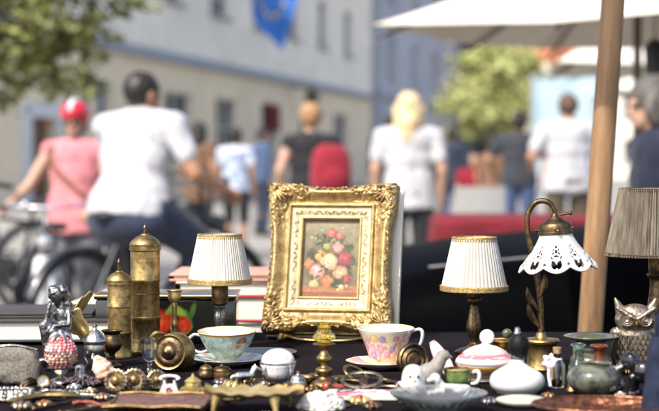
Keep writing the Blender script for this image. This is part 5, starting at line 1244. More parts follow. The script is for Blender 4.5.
# curved brass handle / knives
t, k = it('paper_knife', 'curved brass paper knife lying across the left front', 'knife', 52, 402, 18)
m = MB(k); m.tube([(-46, -12, 4), (-36, -8, 4), (-22, 0, 5), (-8, 2, 6), (8, 0, 6), (20, 0, 5), (28, 0, 4)], [1.6, 4, 4.6, 3.8, 5, 4.6, 3], 12, sm=5, flat=.7); m.build('handle', M_brass, t)
m = MB(k); m.tube([(28, 0, 4), (44, 1, 3), (62, -1, 2.4)], [4.4, 4, .6], 10, sm=5, flat=.25); m.build('blade', M_silver, t)
def rod(px0, py0, px1, py1, r, m_, name, label, cat, knob=None):
    a = T(px0, py0); b = T(px1, py1); k = a.y / FPX; t = thing(name, label, cat, (a.x, a.y, ZT + r * k + .001)); d = b - a
    m = MB(1); m.tube([(0, 0, 0), (d.x * .5, d.y * .5, .4 * k), (d.x, d.y, 0)], [r * k, r * k * .9, r * k * .7], 10, sm=3); m.build('shaft', m_, t)
    m = MB(1); m.ball((0, 0, .3 * r * k), (r * k * 1.6,) * 3, 12, 8); m.ball((d.x * .12, d.y * .12, 0), (r * k * 1.3,) * 3, 12, 8); m.build('knob', knob or m_, t); return t
rod(34, 412, 104, 398, 1.9, M_brassd, 'skewer', 'thin dark bronze skewer lying below the paper knife', 'skewer')
rod(60, 416, 122, 405, 1.6, M_brass, 'skewer', 'thin brass skewer nearest the front left corner of the table', 'skewer')
rod(78, 397, 128, 400, 1.8, M_pewter, 'letter_opener', 'pewter letter opener lying in front of the first rosette', 'letter opener')
# dark beads
t, k = it('necklace', 'dark garnet bead necklace heaped between egg and conch', 'necklace', 82, 386)
m = MB(k); r_ = random.Random(2)
for i in range(110):
    a = i * .35; q = 16 - i * .09; m.ball((q * cos(a) * 1.15, q * sin(a) * .7 - 2, 2 + 5 * r_.random() * (1 - q / 20) + 3 * (i / 110) + 1.5 * sin(i * .7)), 1.9 * r_.uniform(.8, 1.2), 8, 6)
m.build('beads', M_darkbead, t)
t, k = it('necklace', 'dark bead necklace coiled left of the pink egg', 'necklace', 50, 391)
m = MB(k)
for i in range(60): a = i * .42; q = 12 - i * .1; m.ball((q * cos(a), q * sin(a) * .8, 2 + 3.4 * r_.random()), 1.8 * r_.uniform(.8, 1.2), 8, 6)
m.build('beads', M_darkbead, t)
# carved tray
t, k = it('carved_tray', 'red brown carved wooden tray with gilt edge at the front left', 'tray', 158, 412, -3)
m = MB(k); m.grid(lambda u, v: ((u - .5) * 96, (v - .5) * 90, 6 + 5 * (2 * v - 1) ** 2 + .8 * nz(u * 14, v * 14) + .8 * sin(u * 40) * sin(v * 36) * .4), 80, 40); m.box((0, 0, 2.5), (94, 88, 5)); m.build('tray_body', M_redwood, t, sharp=70)
m = MB(k)
for y in (-44, 44): m.tube([(-48, y, 11), (-24, y, 12.5), (0, y, 11), (24, y, 12.5), (48, y, 11)], 1.0, 8, sm=5)
for x in (-48, 48): m.tube([(x, -44, 11), (x, 0, 7), (x, 44, 11)], 1.0, 8, sm=5)
m.build('gilt_edge', M_brass, t)
# miniature telephone and carriage
t, k = it('miniature_telephone', 'white porcelain miniature telephone with a tiny red flower', 'miniature', 169.5, 396)
m = MB(k); m.prism([(-10, 0), (10, 0), (9.5, 4), (7, 11), (-7, 11), (-9.5, 4)], -5, 5); m.build('phone_body', M_porc, t)
m = MB(k)
for x in (-5, 5): m.tube([(x, 0, 11), (x, 0, 15)], [1.4, 1.2], 8)
m.build('cradle', M_porc, t)
m = MB(k); m.tube([(-9, 0, 16), (-7, 0, 18.5), (0, 0, 19.5), (7, 0, 18.5), (9, 0, 16)], [2.6, 1.7, 1.5, 1.7, 2.6], 10, sm=4); m.build('handset', M_porc, t)
m = MB(k)
for i in range(5): a = 2 * pi * i / 5; m.ball((cos(a) * 2, -5.2, 5.5 + sin(a) * 2), (1.4, .5, 1.4), 8, 6)
m.build('painted_flower', M_amber, t)
t, k = it('miniature_carriage', 'tiny gilt metal carriage with wheels beside the white telephone', 'miniature', 193, 397)
m = MB(k); m.lathe([(0, 5), (7, 5), (8.5, 9), (7.5, 14), (8.6, 15), (5, 18), (1.5, 20), (1.2, 22), (0, 23)], 8, rfn=None); m.build('cabin', M_brassl, t)
for x in (-9, 9):
    for y in (-5, 5):
        m = MB(k); Mq = TR(x, y, 4.6) @ rotM(x=90); m.lathe([(3.4, -.6), (4.5, -.6), (4.5, .6), (3.4, .6), (3.4, -.6)], 18, M=Mq, caps=False); m.lathe([(0, -1), (1, -1), (1, 1), (0, 1)], 8, M=Mq)
        for i in range(6): a = 2 * pi * i / 6; m.tube([Mq @ V((0, 0, 0)), Mq @ V((3.6 * cos(a), 3.6 * sin(a), 0))], .3, 4)
        m.build('wheel', M_brassl, t)
m = MB(k); m.tube([(-9, 0, 4.6), (9, 0, 4.6)], .9, 6); m.tube([(9, 0, 5), (15, 0, 8)], .7, 6); m.build('axle', M_brass, t)
# small trinkets between carriage and cup
def brooch(px, py, label, m1, m2, s_=1, seed=1, n=7):
    t, k = it('brooch', label, 'brooch', px, py, 0, 'small brooches and charms'); m = MB(k * s_); r_ = random.Random(seed)
    for i in range(n):
        a = 2 * pi * i / n; m.grid(lambda u, v: V((cos(a + (u - .5) * .7) * (3 + 6 * v) , sin(a + (u - .5) * .7) * (3 + 6 * v) * 1, 1.5 + 2.6 * sin(pi * v) + 1.2 * (1 - (2 * u - 1) ** 2))), 5, 6)
    m.lathe([(0, 0), (6, 0), (5, 1.6), (0, 2)], 20); m.build('petals', m1, t, sharp=70)
    m = MB(k * s_); m.ball((0, 0, 4.4), (2.6, 2.6, 2.2), 12, 8)
    for i in range(n): a = 2 * pi * (i + .5) / n; m.ball((cos(a) * 5, sin(a) * 5, 3.4), 1.1, 8, 6)
    m.build('stones', m2, t)
brooch(360, 404, 'gilt flower brooch lying before the pink card packet', M_brassl, M_amber, 1.3, 1)
brooch(216, 392, 'dark silver flower brooch beside the gilt carriage', M_silver, M_pearl, 1.0, 2)
brooch(232, 388, 'gilt flower brooch before the turquoise cup', M_brassl, M_brassl, 1.1, 3, 6)
brooch(207, 400, 'pearl set brooch before the gilt carriage', M_silver, M_pearl, .8, 4, 5)
brooch(340, 393, 'small gilt brooch beside the yellow glass candlestick', M_brass, M_darkbead, .8, 5, 5)
t, k = it('horse_figurine', 'small tarnished silver horse standing before the turquoise cup', 'figurine', 245, 388, 10)
m = MB(); cap(m, (-7, 0, 11), (7, 0, 11.5), 4.4, 4); cap(m, (6, 0, 12), (11, 0, 19), 3.4, 2.2); cap(m, (11, 0, 19.5), (15.5, 0, 17), 2.3, 1.5); cap(m, (10.5, 0, 21), (10.2, 0, 23), .9, .5)
for x, y, f in ((-7, -2, -1), (-6, 2, 1.4), (6, -2, 1.4), (7, 2, -1)): cap(m, (x, y, 9), (x + f, y, 4.6), 1.9, 1.2); cap(m, (x + f, y, 4.6), (x + f * .6, y, .9), 1.2, 1.1)
m.tube([(-11, 0, 12), (-14, 0, 9), (-14, 0, 4)], [1.4, 1.6, .6], 8, sm=3); m.tube([(11, 0, 22), (8, 0, 19), (6, 0, 15)], [.8, 1.6, 1], 8, sm=3)
vs, fs = remeshed(m, .55, 2); m = MB(k); m.add(vs, fs); m.build('body', M_silver, t, sharp=80)
t, k = it('chain', 'tangled brass chain heaped before the blue plate', 'chain', 258, 386)
m = MB(k); r_ = random.Random(5); pts = [V((14 * sin(i * .9 + 1) * (1 - i / 70) + 3 * cos(i * .37), 9 * cos(i * 1.1) * (1 - i / 80), 1.6 + 5 * (i / 46) * abs(sin(i * .7)))) for i in range(46)]
sp_ = spline([tuple(q) for q in pts], 3)
for i, q in enumerate(sp_):
    d = (V(sp_[min(i + 1, len(sp_) - 1)]) - V(sp_[max(0, i - 1)])).normalized(); e = d.orthogonal().normalized(); e = Matrix.Rotation(pi / 2 * (i % 2), 3, d) @ e
    m.tube([V(q) + d * 1.5 * cos(2 * pi * j / 8) + e * 1.0 * sin(2 * pi * j / 8) for j in range(9)], .4, 4, caps=False)
m.build('links', M_brass, t)
# ================================================================ books behind the table and on it
def book(name_lab, x0, x1, py_f, Y, thick, depth, cm, rot=0, z=None, pm=None):
    """front edge between photo columns x0..x1 at distance Y, lying flat"""
    k = Y / FPX; zz = P(0, py_f, Y).z if z is None else z
    cx = ((x0 + x1) / 2 - CX) * k; w_ = (x1 - x0) * k; th = thick * k
    t = thing('book', name_lab, 'book', (cx, Y + depth / 2, zz), R(rot), 'old books behind the flea market table')
    m = MB(); m.box((0, 0, .002), (w_, depth, .004), bev=.001); m.box((0, 0, th - .002), (w_, depth, .004), bev=.001)
    m.grid(lambda u, v: (-w_ / 2 + .004 * 0 - .003 * sin(pi * v), depth * (u - .5), .002 + (th - .004) * v), 2, 8); m.build('cover', cm, t)
    m = MB(); m.box((.003, 0, th / 2), (w_ - .012, depth - .012, th - .0085)); m.build('pages', pm or M_paper, t, smooth=False)
    return th, zz
BC = {n: mat(n + ' book cover', c, .6, base2=tuple(q * .8 for q in c), scale=25) for n, c in dict(dark=(.05, .045, .04), salmon=(.62, .3, .22), cream=(.7, .62, .48), red=(.45, .03, .04), white=(.78, .76, .7), green=(.08, .12, .09), brown=(.2, .1, .05), tan=(.5, .36, .2)).items()}
b0 = ZT + .006
th, _ = book('thick dark covered book with white page edges lying at the left edge of the table', -30, 112, 0, 2.76, 22, .2, BC['dark'], 2, b0)
book('thin dark book on top of the thick dark book at left', -24, 88, 0, 2.79, 5, .17, BC['dark'], 4, b0 + th + .001)
zb = .7265
def stack(x0, Y, items, dz=0.):
    z = zb + dz
    for lab, w_, thick, dep, c, rot, dx in items:
        th, _ = book(lab, x0 + dx, x0 + dx + w_, 0, Y, thick, dep, BC[c], rot, z); z += th + .0008
stack(170, 3.13, [('thick white book at the bottom of the stack behind the white lamp', 104, 38, .2, 'white', 1, 0), ('white paged book with red cover under the salmon book', 104, 26, .2, 'red', -2, 0), ('cream book in the stack behind the white lamp', 98, 14, .2, 'cream', 2, 4), ('large salmon book topping the stack behind the white lamp', 104, 7, .22, 'salmon', -1, 0)])
stack(72, 3.18, [('white book at the bottom of the stack behind the mills', 100, 38, .2, 'white', -3, 0), ('white paged cream book topping the stack behind the mills', 98, 16, .2, 'cream', -5, 0)])

# ================================================================ middle group
t, k = it('door_knob', 'old round brass door knob with a stepped collar beside the purple cup', 'knob', 411, 379)
Mq = TR(2, 2, 17.6) @ rotM(z=24) @ rotM(x=82)
lathe_part('knob_face', M_brassd, t, k, [(0, 4), (5, 4.5), (8, 3), (10, 4), (13, 2), (15.5, 3.4), (17.4, 1), (17.2, -2), (13, -5), (7, -8), (0, -9)], 48, M=Mq, sm=2)
lathe_part('collar', M_brass, t, k, [(9, -7), (6, -10), (6, -20), (8, -22), (0, -23)], 32, M=Mq)
# tangled metal bands
def bangle(px, py, rx, tilt, rot, label, m_, r=1.6, z=0):
    r *= 1.35
    t, k = it('bangle', label, 'bangle', px, py, rot, 'metal bangles in a loose heap'); m = MB(k); q = rot3(x=tilt)
    m.tube([q @ V((rx * cos(a), rx * .8 * sin(a), 0)) + V((0, 0, rx * .8 * abs(sin(R(tilt))) + r + z)) for a in [2 * pi * i / 40 for i in range(41)]], r, 8, caps=False, flat=.6); m.build('band', m_, t); return t
bangle(348, 392, 19, 14, 10, 'dull bronze bangle at the left of the heap before the purple cup', M_brassd, 1.8)
bangle(362, 391, 20, 20, -20, 'antique silvered bangle leaning on the dull bronze one', M_antique, 1.6, 3)
bangle(377, 390, 18, 12, 40, 'dull bronze bangle at the right of the heap before the purple cup', M_brassd, 1.8, 1)
bangle(356, 386, 15, 35, 60, 'small brass bangle standing highest in the heap', M_brass, 1.4, 3)
bangle(388, 394, 14, 10, 0, 'small silvered bangle before the brass door knob', M_antique, 1.4)
def flatware(px0, py0, px1, py1, label, m_, h=4.):
    a = T(px0, py0); b = T(px1, py1); k = a.y / FPX; t = thing('teaspoon', label, 'spoon', (a.x, a.y, ZT + h * k), 0, 'old teaspoons in the heap of bangles'); d = b - a; L = d.length / k
    Mz = Matrix.Rotation(math.atan2(d.y, d.x), 4, 'Z'); m = MB(k); m.M = Mz
    m.grid(lambda u, v: (L * (.3 + .7 * v), (2 * u - 1) * (1.3 + 1.6 * v ** 3), 2 + 3 * sin(pi * v) * .6 + .6), 4, 14); m.grid(lambda u, v: (L * (.3 + .7 * v), (2 * u - 1) * (1.3 + 1.6 * v ** 3), 1.2 + 3 * sin(pi * v) * .6), 4, 14); m.build('handle', m_, t, sharp=70)
    m = MB(k); m.M = Mz
    m.grid(lambda u, v: (L * .32 * v, (2 * u - 1) * 7 * sin(pi * (v * .94 + .03)) ** .6, 3 - 3.4 * (1 - (2 * u - 1) ** 2) * sin(pi * v)), 10, 12); m.grid(lambda u, v: (L * .32 * v, (2 * u - 1) * 7 * sin(pi * (v * .94 + .03)) ** .6, 3.7 - 3.4 * (1 - (2 * u - 1) ** 2) * sin(pi * v)), 10, 12); m.build('spoon_bowl', m_, t, sharp=70)
flatware(338, 398, 384, 389, 'tarnished teaspoon with its bowl left in the bangle heap', M_pewter, 3)
flatware(396, 392, 350, 383, 'bronze toned teaspoon with its bowl beside the door knob', M_brassd, 6)
t, k = it('card_packet', 'pink and white printed card packet lying before the bangles', 'packet', 364, 398, -2)
m = MB(k); m.box((0, 0, 2.4), (74, 42, 4.6), bev=.6); m.build('packet_body', M_packet, t)
m = MB(k); m.box((0, -21.6, 2.4), (72, .8, 3.6)); m.build('white_edge', M_paper, t, smooth=False)
rod(327, 392, 350, 391, 3.4, M_amber, 'sealing_wax', 'dark red sealing wax stick beside the yellow glass candlestick', 'wax stick', M_amber)
# sugar bowl
t, k = it('sugar_bowl', 'white porcelain sugar bowl in a silver stand before the frame foot', 'sugar bowl', 278, 388)
lathe_part('bowl', M_porcv, t, k, [(0, 8), (8, 8), (14, 12), (16.5, 19), (16.8, 25), (0, 25)], 60, sm=2, cfn=lambda u, q: S(206, 190, 214) if nz(u * 30, q * 8) > .22 else S(235, 232, 228))
lathe_part('lid', M_porcv, t, k, [(16.8, 25.5), (16, 30), (12, 35), (6, 38), (0, 39)], 60, sm=3, cfn=lambda u, q: S(196, 170, 204) if nz(u * 26, q * 9, 4) > .24 else S(238, 235, 230))
m = MB(k); m.lathe([(16.6, 23.6), (18.2, 23.8), (18.2, 25.6), (16.6, 25.8)], 48, caps=False); m.build('silver_rim', M_silver, t)
for i in range(4):
    a = pi / 4 + pi / 2 * i; m = MB(k); m.tube([(cos(a) * 17.5, sin(a) * 17.5, 24), (cos(a) * 19, sin(a) * 19, 15), (cos(a) * 15, sin(a) * 15, 7), (cos(a) * 18, sin(a) * 18, 1.2)], [1.3, 1.6, 1.3, 2], 8, sm=4); m.build('leg', M_silver, t)
t, k = it('salt_pot', 'tiny round silver pot with a lid beside the white sugar bowl', 'pot', 298, 392)
lathe_part('pot_body', M_silver, t, k, [(0, 1), (4, 0), (7, 3), (8.5, 8), (7, 12), (0, 12)], sm=3)
lathe_part('lid', M_silver, t, k, [(7.4, 12.2), (6, 15), (2, 16.5), (1.4, 18), (2, 19.5), (0, 20.5)], sm=2)
t, k = it('thimble', 'brass thimble standing before the sugar bowl', 'thimble', 287, 397, 0, 'sewing thimbles'); thm = lathe_part('thimble_body', M_brass, t, k, [(6.4, 0), (6.6, 1), (5.8, 2), (5, 10), (3.6, 13), (0, 14)], 30, sm=2)
# brass leaf tray on legs
t, k = it('leaf_tray', 'long bright brass leaf shaped tray on tapered feet at the front', 'tray', 254, 411)
m = MB(k)
def leaf_t(dz):
    def fn(u, v):
        x = -50 + 100 * u; w_ = 34 * (sin(pi * (.06 + u * .88))) ** .6; w_ *= 1 + .06 * cos(u * 34); y = (2 * v - 1) * w_; e = abs(2 * v - 1)
        return (x, y, 15 + 5 * e ** 3 + 2.4 * cos(u * 34) * e ** 2 * .5 + 4 * (2 * u - 1) ** 4 - .9 * abs(sin(u * 17 + e * 4)) * (1 - e) + dz)
    return fn
m.grid(leaf_t(0), 70, 24); m.grid(leaf_t(-1.2), 70, 24); m.build('leaf_dish', M_brassl, t, sharp=80)
for x, y in ((-38, -16), (22, -26), (-38, 16), (34, 18)):
    m = MB(k); m.tube([(x * .94, y * .9, 15.5), (x, y, 9), (x * 1.05, y * 1.08, .8)], [6, 3.6, 2], 12, sm=4); m.build('leg', M_brassl, t)
t, k = it('pearl_strand', 'short strand of white pearls lying below the brass leaf tray', 'pearls', 280, 417)
m = MB(k)
for i in range(13): m.ball((-22 + i * 3.7, 1.8 * sin(i * .6), 1.9), 1.85, 10, 7)
m.build('pearls', M_pearl, t)
# wool pompon
t, k = it('crochet_flower', 'fluffy cream crochet flower lying at the front', 'crochet', 321, 409)
m = MB(k); r_ = random.Random(12)
for i in range(420):
    a = r_.uniform(0, 6.28); q = r_.random() ** .5; z = 15 * (1 - q ** 2) ** .6 * r_.uniform(.35, 1); c = V((22 * q * cos(a), 17 * q * sin(a), z + 1)); d = V((cos(a) * q, sin(a) * q, .5 + r_.uniform(-.3, .5))).normalized()
    m.ball(c, (3.2 * r_.uniform(.6, 1.2), 3.2 * r_.uniform(.6, 1.2), 2.4 * r_.uniform(.6, 1.2)), 8, 6, disp=lambda w: 1 + .25 * nz(w.x * 3 + c.x, w.y * 3, w.z * 3))
m.lathe([(0, 0), (20, 0), (18, 3), (0, 4)], 24); m.build('petals', M_fluff, t, sharp=80)

# ================================================================ white and green porcelain group
t, k = it('owl_figurine', 'small white porcelain owl figurine with two dark eyes', 'figurine', 413, 400)
lathe_part('body', M_porc, t, k, [(0, 0), (9, 0), (12, 4), (13, 12), (12, 20), (11, 26), (8, 32), (3.5, 34.5), (0, 35)], 48, sm=3, rfn=lambda a, q: 1 + .05 * cos(2 * a + pi) + .02 * cos(4 * a))
for x in (-1, 1):
    m = MB(k); m.ball((x * 4.0 + 0.6, -11.5, 24), (1.5, 1.1, 1.5), 10, 8); m.build('eye', M_blackgl, t)
m = MB(k); m.ball((.6, -12.6, 20), (1.1, 1.4, 1.8), 8, 6); m.build('beak', M_brassl, t)
t, k = it('bird_figurine', 'grey stone bird figurine looking right behind the white owl', 'figurine', 430, 390, -6)
m = MB(); m.ball((-2, 0, 14), (15, 9, 12), M=rot3(y=-34)); cap(m, (-14, 0, 6), (-22, 0, 1.5), 6, 3); cap(m, (6, 0, 22), (11, 0, 31), 8, 6.4); m.ball((13, 0, 34), (7, 6, 6)); cap(m, (18, 0, 33.5), (22.5, 0, 32), 2.6, .9)
m.ball((-2, 0, 2.2), (13, 8, 2.4)); vs, fs = remeshed(m, .9, 2); m = MB(k); m.add(vs, fs); m.build('body', M_grey, t, sharp=80)
t, k = it('spoon_rest', 'pink edged white porcelain slipper leaning on the pink tureen', 'slipper', 446, 382)
m = MB(k); Mq = TR(-4, 8, 22) @ rotM(y=-30)
def slip(u, v):
    a = 2 * pi * u; z = -24 + 44 * v; r = 7.6 * sin(pi * (.1 + .86 * v)) ** .55
    return (r * cos(a), r * .62 * sin(a), z)
m.grid(slip, 30, 26, wu=True, M=Mq, cfn=lambda u, v: S(222, 150, 150) if (abs(u - .5) < .09 or u < .05 or u > .95 or v > .95) else (.84, .81, .78)); m.build('slipper_body', M_porcv, t, sharp=80)
# tureen
t, k = it('tureen', 'round white lidded tureen with pink band and disc finial', 'tureen', 485, 381)
pinkc = S(196, 112, 118); wht = (.62, .5, .46)
lathe_part('bowl', M_porcv, t, k, [(0, 0), (15, 0), (15.5, 2), (14, 3.5), (22, 8), (28, 14), (29, 18), (27.5, 18), (0, 17)], 100, sm=3, cfn=lambda u, q: (S(214, 150, 90) if nz(u * 22, q * 9) > .08 else wht) if .3 < q < .62 else (S(200, 150, 60) if .62 < q < .7 else wht))
lathe_part('lid', M_porcv, t, k, [(29.5, 18.4), (29.8, 20), (27, 24), (24, 26), (20, 30), (12, 34), (5, 36), (2.6, 38), (0, 38)], 100, sm=3, cfn=lambda u, q: pinkc if (.22 < q < .42 and nz(u * 18, q * 8) > -.25) else wht)
Mq = TR(2, 0, 43.5) @ rotM(x=86); lathe_part('finial', M_porcv, t, k, [(0, -2.2), (6.5, -2.2), (7.6, 0), (6.5, 2.2), (4, 2.8), (0, 2.6)], 40, M=Mq, cfn=lambda u, q: wht if q < .7 else S(236, 205, 200))
# green cup
t, k = it('creamer', 'small green glazed cup with gilt rim and cream handle before the tureen', 'cup', 458, 389)
lathe_part('bowl', M_greengl, t, k, [(0, 0), (7, 0), (7.5, 1.5), (10, 4), (13, 9), (13.8, 15), (14.4, 18), (13, 18), (12, 14), (9, 6), (0, 4)], 48, sm=2)
m = MB(k); m.lathe([(12.8, 18), (14.6, 18), (14.9, 19), (13.8, 20), (12.8, 19.4), (12.8, 18)], 48, caps=False); m.build('gilt_rim', M_giltorn, t)
m = MB(k); m.tube([(13, -4, 16), (19, -5, 17.5), (21, -5, 12), (18, -5, 6), (12, -4, 5)], [1.7, 2.2, 2.2, 2, 1.6], 10, sm=5); m.build('handle', M_porc, t)
# white hound
t, k = it('dog_figurine', 'white porcelain dog lying stretched with its head to the left', 'figurine', 454, 399, 4)
m = MB(); cap(m, (-10, 0, 9), (12, 0, 7), 6, 6.5); cap(m, (-12, 0, 11), (-17, 0, 18), 4.6, 4); m.ball((-19, 0, 20.5), (5.4, 4.8, 4.8)); cap(m, (-22, 0, 19.5), (-27, 0, 17.5), 3, 2.2); m.ball((-16.5, -4.6, 19.5), (2, 1.2, 4)); m.ball((-16.5, 4.6, 19.5), (2, 1.2, 4))
for y in (-5, 5): cap(m, (-11, y, 6), (-17, y * 1.1, 2.2), 3, 2); cap(m, (-17, y * 1.1, 2.2), (-27, y * 1.1, 1.8), 2.1, 2.1); m.ball((12, y, 6), (7, 4, 6)); cap(m, (14, y * 1.3, 2.2), (4, y * 1.5, 2), 2.4, 2)
cap(m, (18, 0, 5), (26, -5, 2), 2, 1.2); vs, fs = remeshed(m, .8, 2); m = MB(k); m.add(vs, fs); m.build('body', M_porc, t, sharp=80)
for y in (-3.4, 3.4):
    m = MB(k); m.ball((-22.6, y, 22), .8, 8, 6); m.build('eye', M_blackgl, t)
m = MB(k); m.ball((-28.9, 0, 18), (1, 1.2, .9), 8, 6); m.build('nose', M_blackgl, t)
# crystal dish
t, k = it('crystal_dish', 'wide cut crystal dish at the front below the white dog', 'dish', 438, 414)
lathe_part('dish_body', M_crystal, t, k, [(0, 0), (20, 0), (22, 1), (24, 4), (34, 9), (44, 17), (47, 20), (48.5, 21), (46, 21.6), (41, 17.4), (32, 11.6), (22, 7), (0, 6)], 112, rfn=lambda a, q: 1 + (.028 * abs(sin(14 * a)) if .2 < q < .8 else .008 * cos(28 * a)), sharp=20)

# ================================================================ atomiser group
t, k = it('perfume_atomiser', 'squat white ceramic perfume atomiser with a black rubber bulb', 'atomiser', 517, 393)
lathe_part('flask', mat('cream white ceramic', (.6, .615, .57), .2, coat=.5, var=.05, scale=20), t, k, [(0, 0), (19, 0), (22, 1.2), (26.5, 6), (27.5, 12), (25, 18), (18, 23), (11, 27), (7.5, 30), (6.6, 34), (6, 36), (0, 36)], 72, sm=4)
m = MB(k); m.tube([(-14, -22.5, 16), (-11, -22.2, 19), (-9, -22, 16), (-6, -22.4, 19), (-4, -22.4, 16.5), (0, -22.4, 18), (3, -22.4, 16.5)], .4, 5, sm=5); m.tube([(-12, -23.6, 13), (-4, -24, 13.4), (2, -23.8, 12.6)], .35, 5, sm=4); m.build('script_line', M_grey, t)
lathe_part('collar', M_silver, t, k, [(6.8, 33), (7.2, 34), (7.2, 37), (5, 38), (3, 40), (0, 41)], 32)
m = MB(k); m.ball((1.5, -2, 47), (10.5, 10.5, 13.4), 28, 18, disp=lambda q: 1 + .012 * cos(9 * math.atan2(q.y, q.x))); m.build('bulb', M_bulb, t)
m = MB(k); m.lathe([(3.5, 58), (3.6, 60.5), (2.6, 62), (2.4, 65), (0, 66)], 20, c=(0, -2, 0)); m.build('cap', M_silver, t)
t, k = it('soap_dish', 'flat oval cream dish lying in front of the atomiser', 'dish', 522, 406)
lathe_part('dish', mat('cream stone', (.52, .48, .4), .35, base2=(.42, .38, .3), scale=40, coat=.2), t, k, [(0, 0), (18, 0), (24, 2.4), (26, 5), (24.5, 6.6), (14, 8.4), (0, 8.8)], 60, sm=3)
t, k = it('oil_lamp', 'small brass oil burner with a green stone knob behind the atomiser', 'oil lamp', 503, 358)
lathe_part('burner', M_brass, t, k, [(0, 0), (11, 0), (11.5, 2), (6, 4), (4, 8), (9, 13), (11, 16), (12, 17), (0, 17.6)], sm=2)
m = MB(k); m.tube([(-15, 0, 18), (9, 0, 19)], [1.4, 1.4], 8); m.build('wick_bar', M_brass, t)
m = MB(k); m.ball((4, 0, 24), (5.2, 4.4, 4.8), 14, 10); m.tube([(4, 0, 17), (4, 0, 21)], 2.4, 10); m.build('knob', M_jade, t)
# cork bottle
t, k = it('cork_bottle', 'tiny corked glass bottle tied with a lilac ribbon flower', 'bottle', 557, 388)
lathe_part('glass', M_glassc, t, k, [(0, 0), (7.4, 0), (8, 1.4), (8, 22), (7, 25), (4.2, 28), (4.2, 33), (5, 34), (3.6, 34), (3.2, 28), (6, 24), (7, 21), (7, 2), (0, 1.6)], 36)
lathe_part('cork', M_cork, t, k, [(3.2, 30), (4, 34.2), (4.3, 40), (0, 40.4)], 24)
m = MB(k); m.ball((0, 0, 5), (6.4, 6.4, 4), 14, 10, disp=lambda q: 1 + .2 * nz(q.x * 4, q.y * 4, q.z * 4)); m.build('filling', M_cork, t)
for i in range(6):
    a = 2 * pi * i / 6 + .3; m = MB(k); m.grid(lambda u, v: V((-8.5, -7.5, 27)) + V((cos(a), 0, sin(a))) * (8.4 * v) + V((-sin(a), 0, cos(a))) * ((2 * u - 1) * 2.9 * sin(pi * (v * .9 + .05))) + V((0, -1.6 * sin(pi * v), 0)), 6, 8); m.build('ribbon_petal', M_ribbon, t)
m = MB(k); m.tube([(-8.5, -7.5, 26), (-9.5, -8, 14), (-8, -8.5, 2)], [1.6, 1.6, 1.8], 8, sm=4, flat=.3); m.lathe([(4.6, 27), (5.2, 28), (4.6, 29.4)], 24, caps=False); m.build('ribbon_tail', M_ribbon, t)

# ================================================================ right group
t, k = it('glass_vase', 'green glass vase with a wide flat rim behind the marbled bowl', 'vase', 591, 376)
lathe_part('vase_body', M_jade, t, k, [(0, 0), (12, 0), (16, 3), (21, 10), (20, 18), (13, 25), (12, 31), (16, 35), (25, 37.6), (27.5, 39), (26, 40), (15, 37.4), (10.5, 33), (9, 26), (0, 20)], 56, sm=3)
t, k = it('bottle', 'small green glass bottle with a round lip left of the brown one', 'bottle', 578, 386)
lathe_part('glass', M_glassg, t, k, [(0, 0), (9, 0), (10, 2), (10, 18), (7, 24), (5.4, 28), (5.4, 38), (7.4, 39.5), (7.4, 41), (4.4, 41), (4.2, 28), (8, 18), (8, 3), (0, 2)], 36, sm=2)
t, k = it('bottle', 'small red brown glass bottle between green bottle and bronze owl', 'bottle', 599, 385)
lathe_part('glass', M_glassb, t, k, [(0, 0), (9, 0), (10, 2), (10, 16), (7, 22), (5, 26), (5, 34), (8.6, 37), (9, 39), (5, 39), (4, 26), (8, 15), (0, 2)], 36, sm=2)
t, k = it('marbled_bowl', 'squat grey green marbled glass bowl before the small bottles', 'bowl', 594, 396)
lathe_part('bowl_body', M_marble, t, k, [(0, 0), (13, 0), (15, 1), (22, 6), (26.5, 14), (26, 22), (21, 28), (17, 30.5), (17.5, 32.5), (15.5, 32), (15, 30), (19, 27), (23, 21), (22, 12), (0, 4)], 64, sm=3)
# bronze owl
M_owl = mat('silvery bronze', (.36, .3, .22), .42, metal=.85, base2=(.15, .12, .085), scale=80, bump=.3, bscale=200)
t, k = it('owl_figurine', 'bronze owl figurine with pointed ears and scaled breast', 'figurine', 635, 374, -6)
m = MB(); m.ball((0, 2, 27), (22, 13, 28)); m.ball((0, 1, 54), (20.5, 12.5, 16)); cap(m, (-14, 1, 62), (-20, 1, 75), 6, 1.4); cap(m, (14, 1, 62), (20, 1, 75), 6, 1.4); m.ball((0, 0, 3), (17, 12, 4)); cap(m, (-19, 3, 40), (-17, 5, 8), 6, 3); cap(m, (19, 3, 40), (17, 5, 8), 6, 3)
cap(m, (-18, -9, 66), (-2, -12.5, 56), 2.6, 2.2); cap(m, (18, -9, 66), (2, -12.5, 56), 2.6, 2.2)
vs, fs = remeshed(m, 1.0, 3); m = MB(k); m.add([v + V((0, .5 * nz(v.x * .5, v.y * .5, v.z * .9), 0)) for v in vs], fs); m.build('body', M_owl, t, sharp=80)
for x in (-1, 1):
    m = MB(k); Mq = TR(x * 8.6, -10.8, 55) @ rotM(z=x * 16) @ rotM(x=88)
    m.lathe([(0, 1.6), (2.2, 2.4), (3.2, .6), (4.4, 1.4), (5.2, .2), (6.6, 1.4), (7.6, -.4)], 36, M=Mq, rfn=lambda a, q: 1 + (.04 * cos(18 * a) if q > .5 else 0)); m.build('eye', M_owl, t)
m = MB(k); m.add([(-2.4, -12, 54), (2.4, -12, 54), (0, -12, 45.5), (0, -17.5, 50)], [(0, 1, 3), (1, 2, 3), (2, 0, 3), (0, 2, 1)]); m.build('beak', M_brass, t)
m = MB(k)
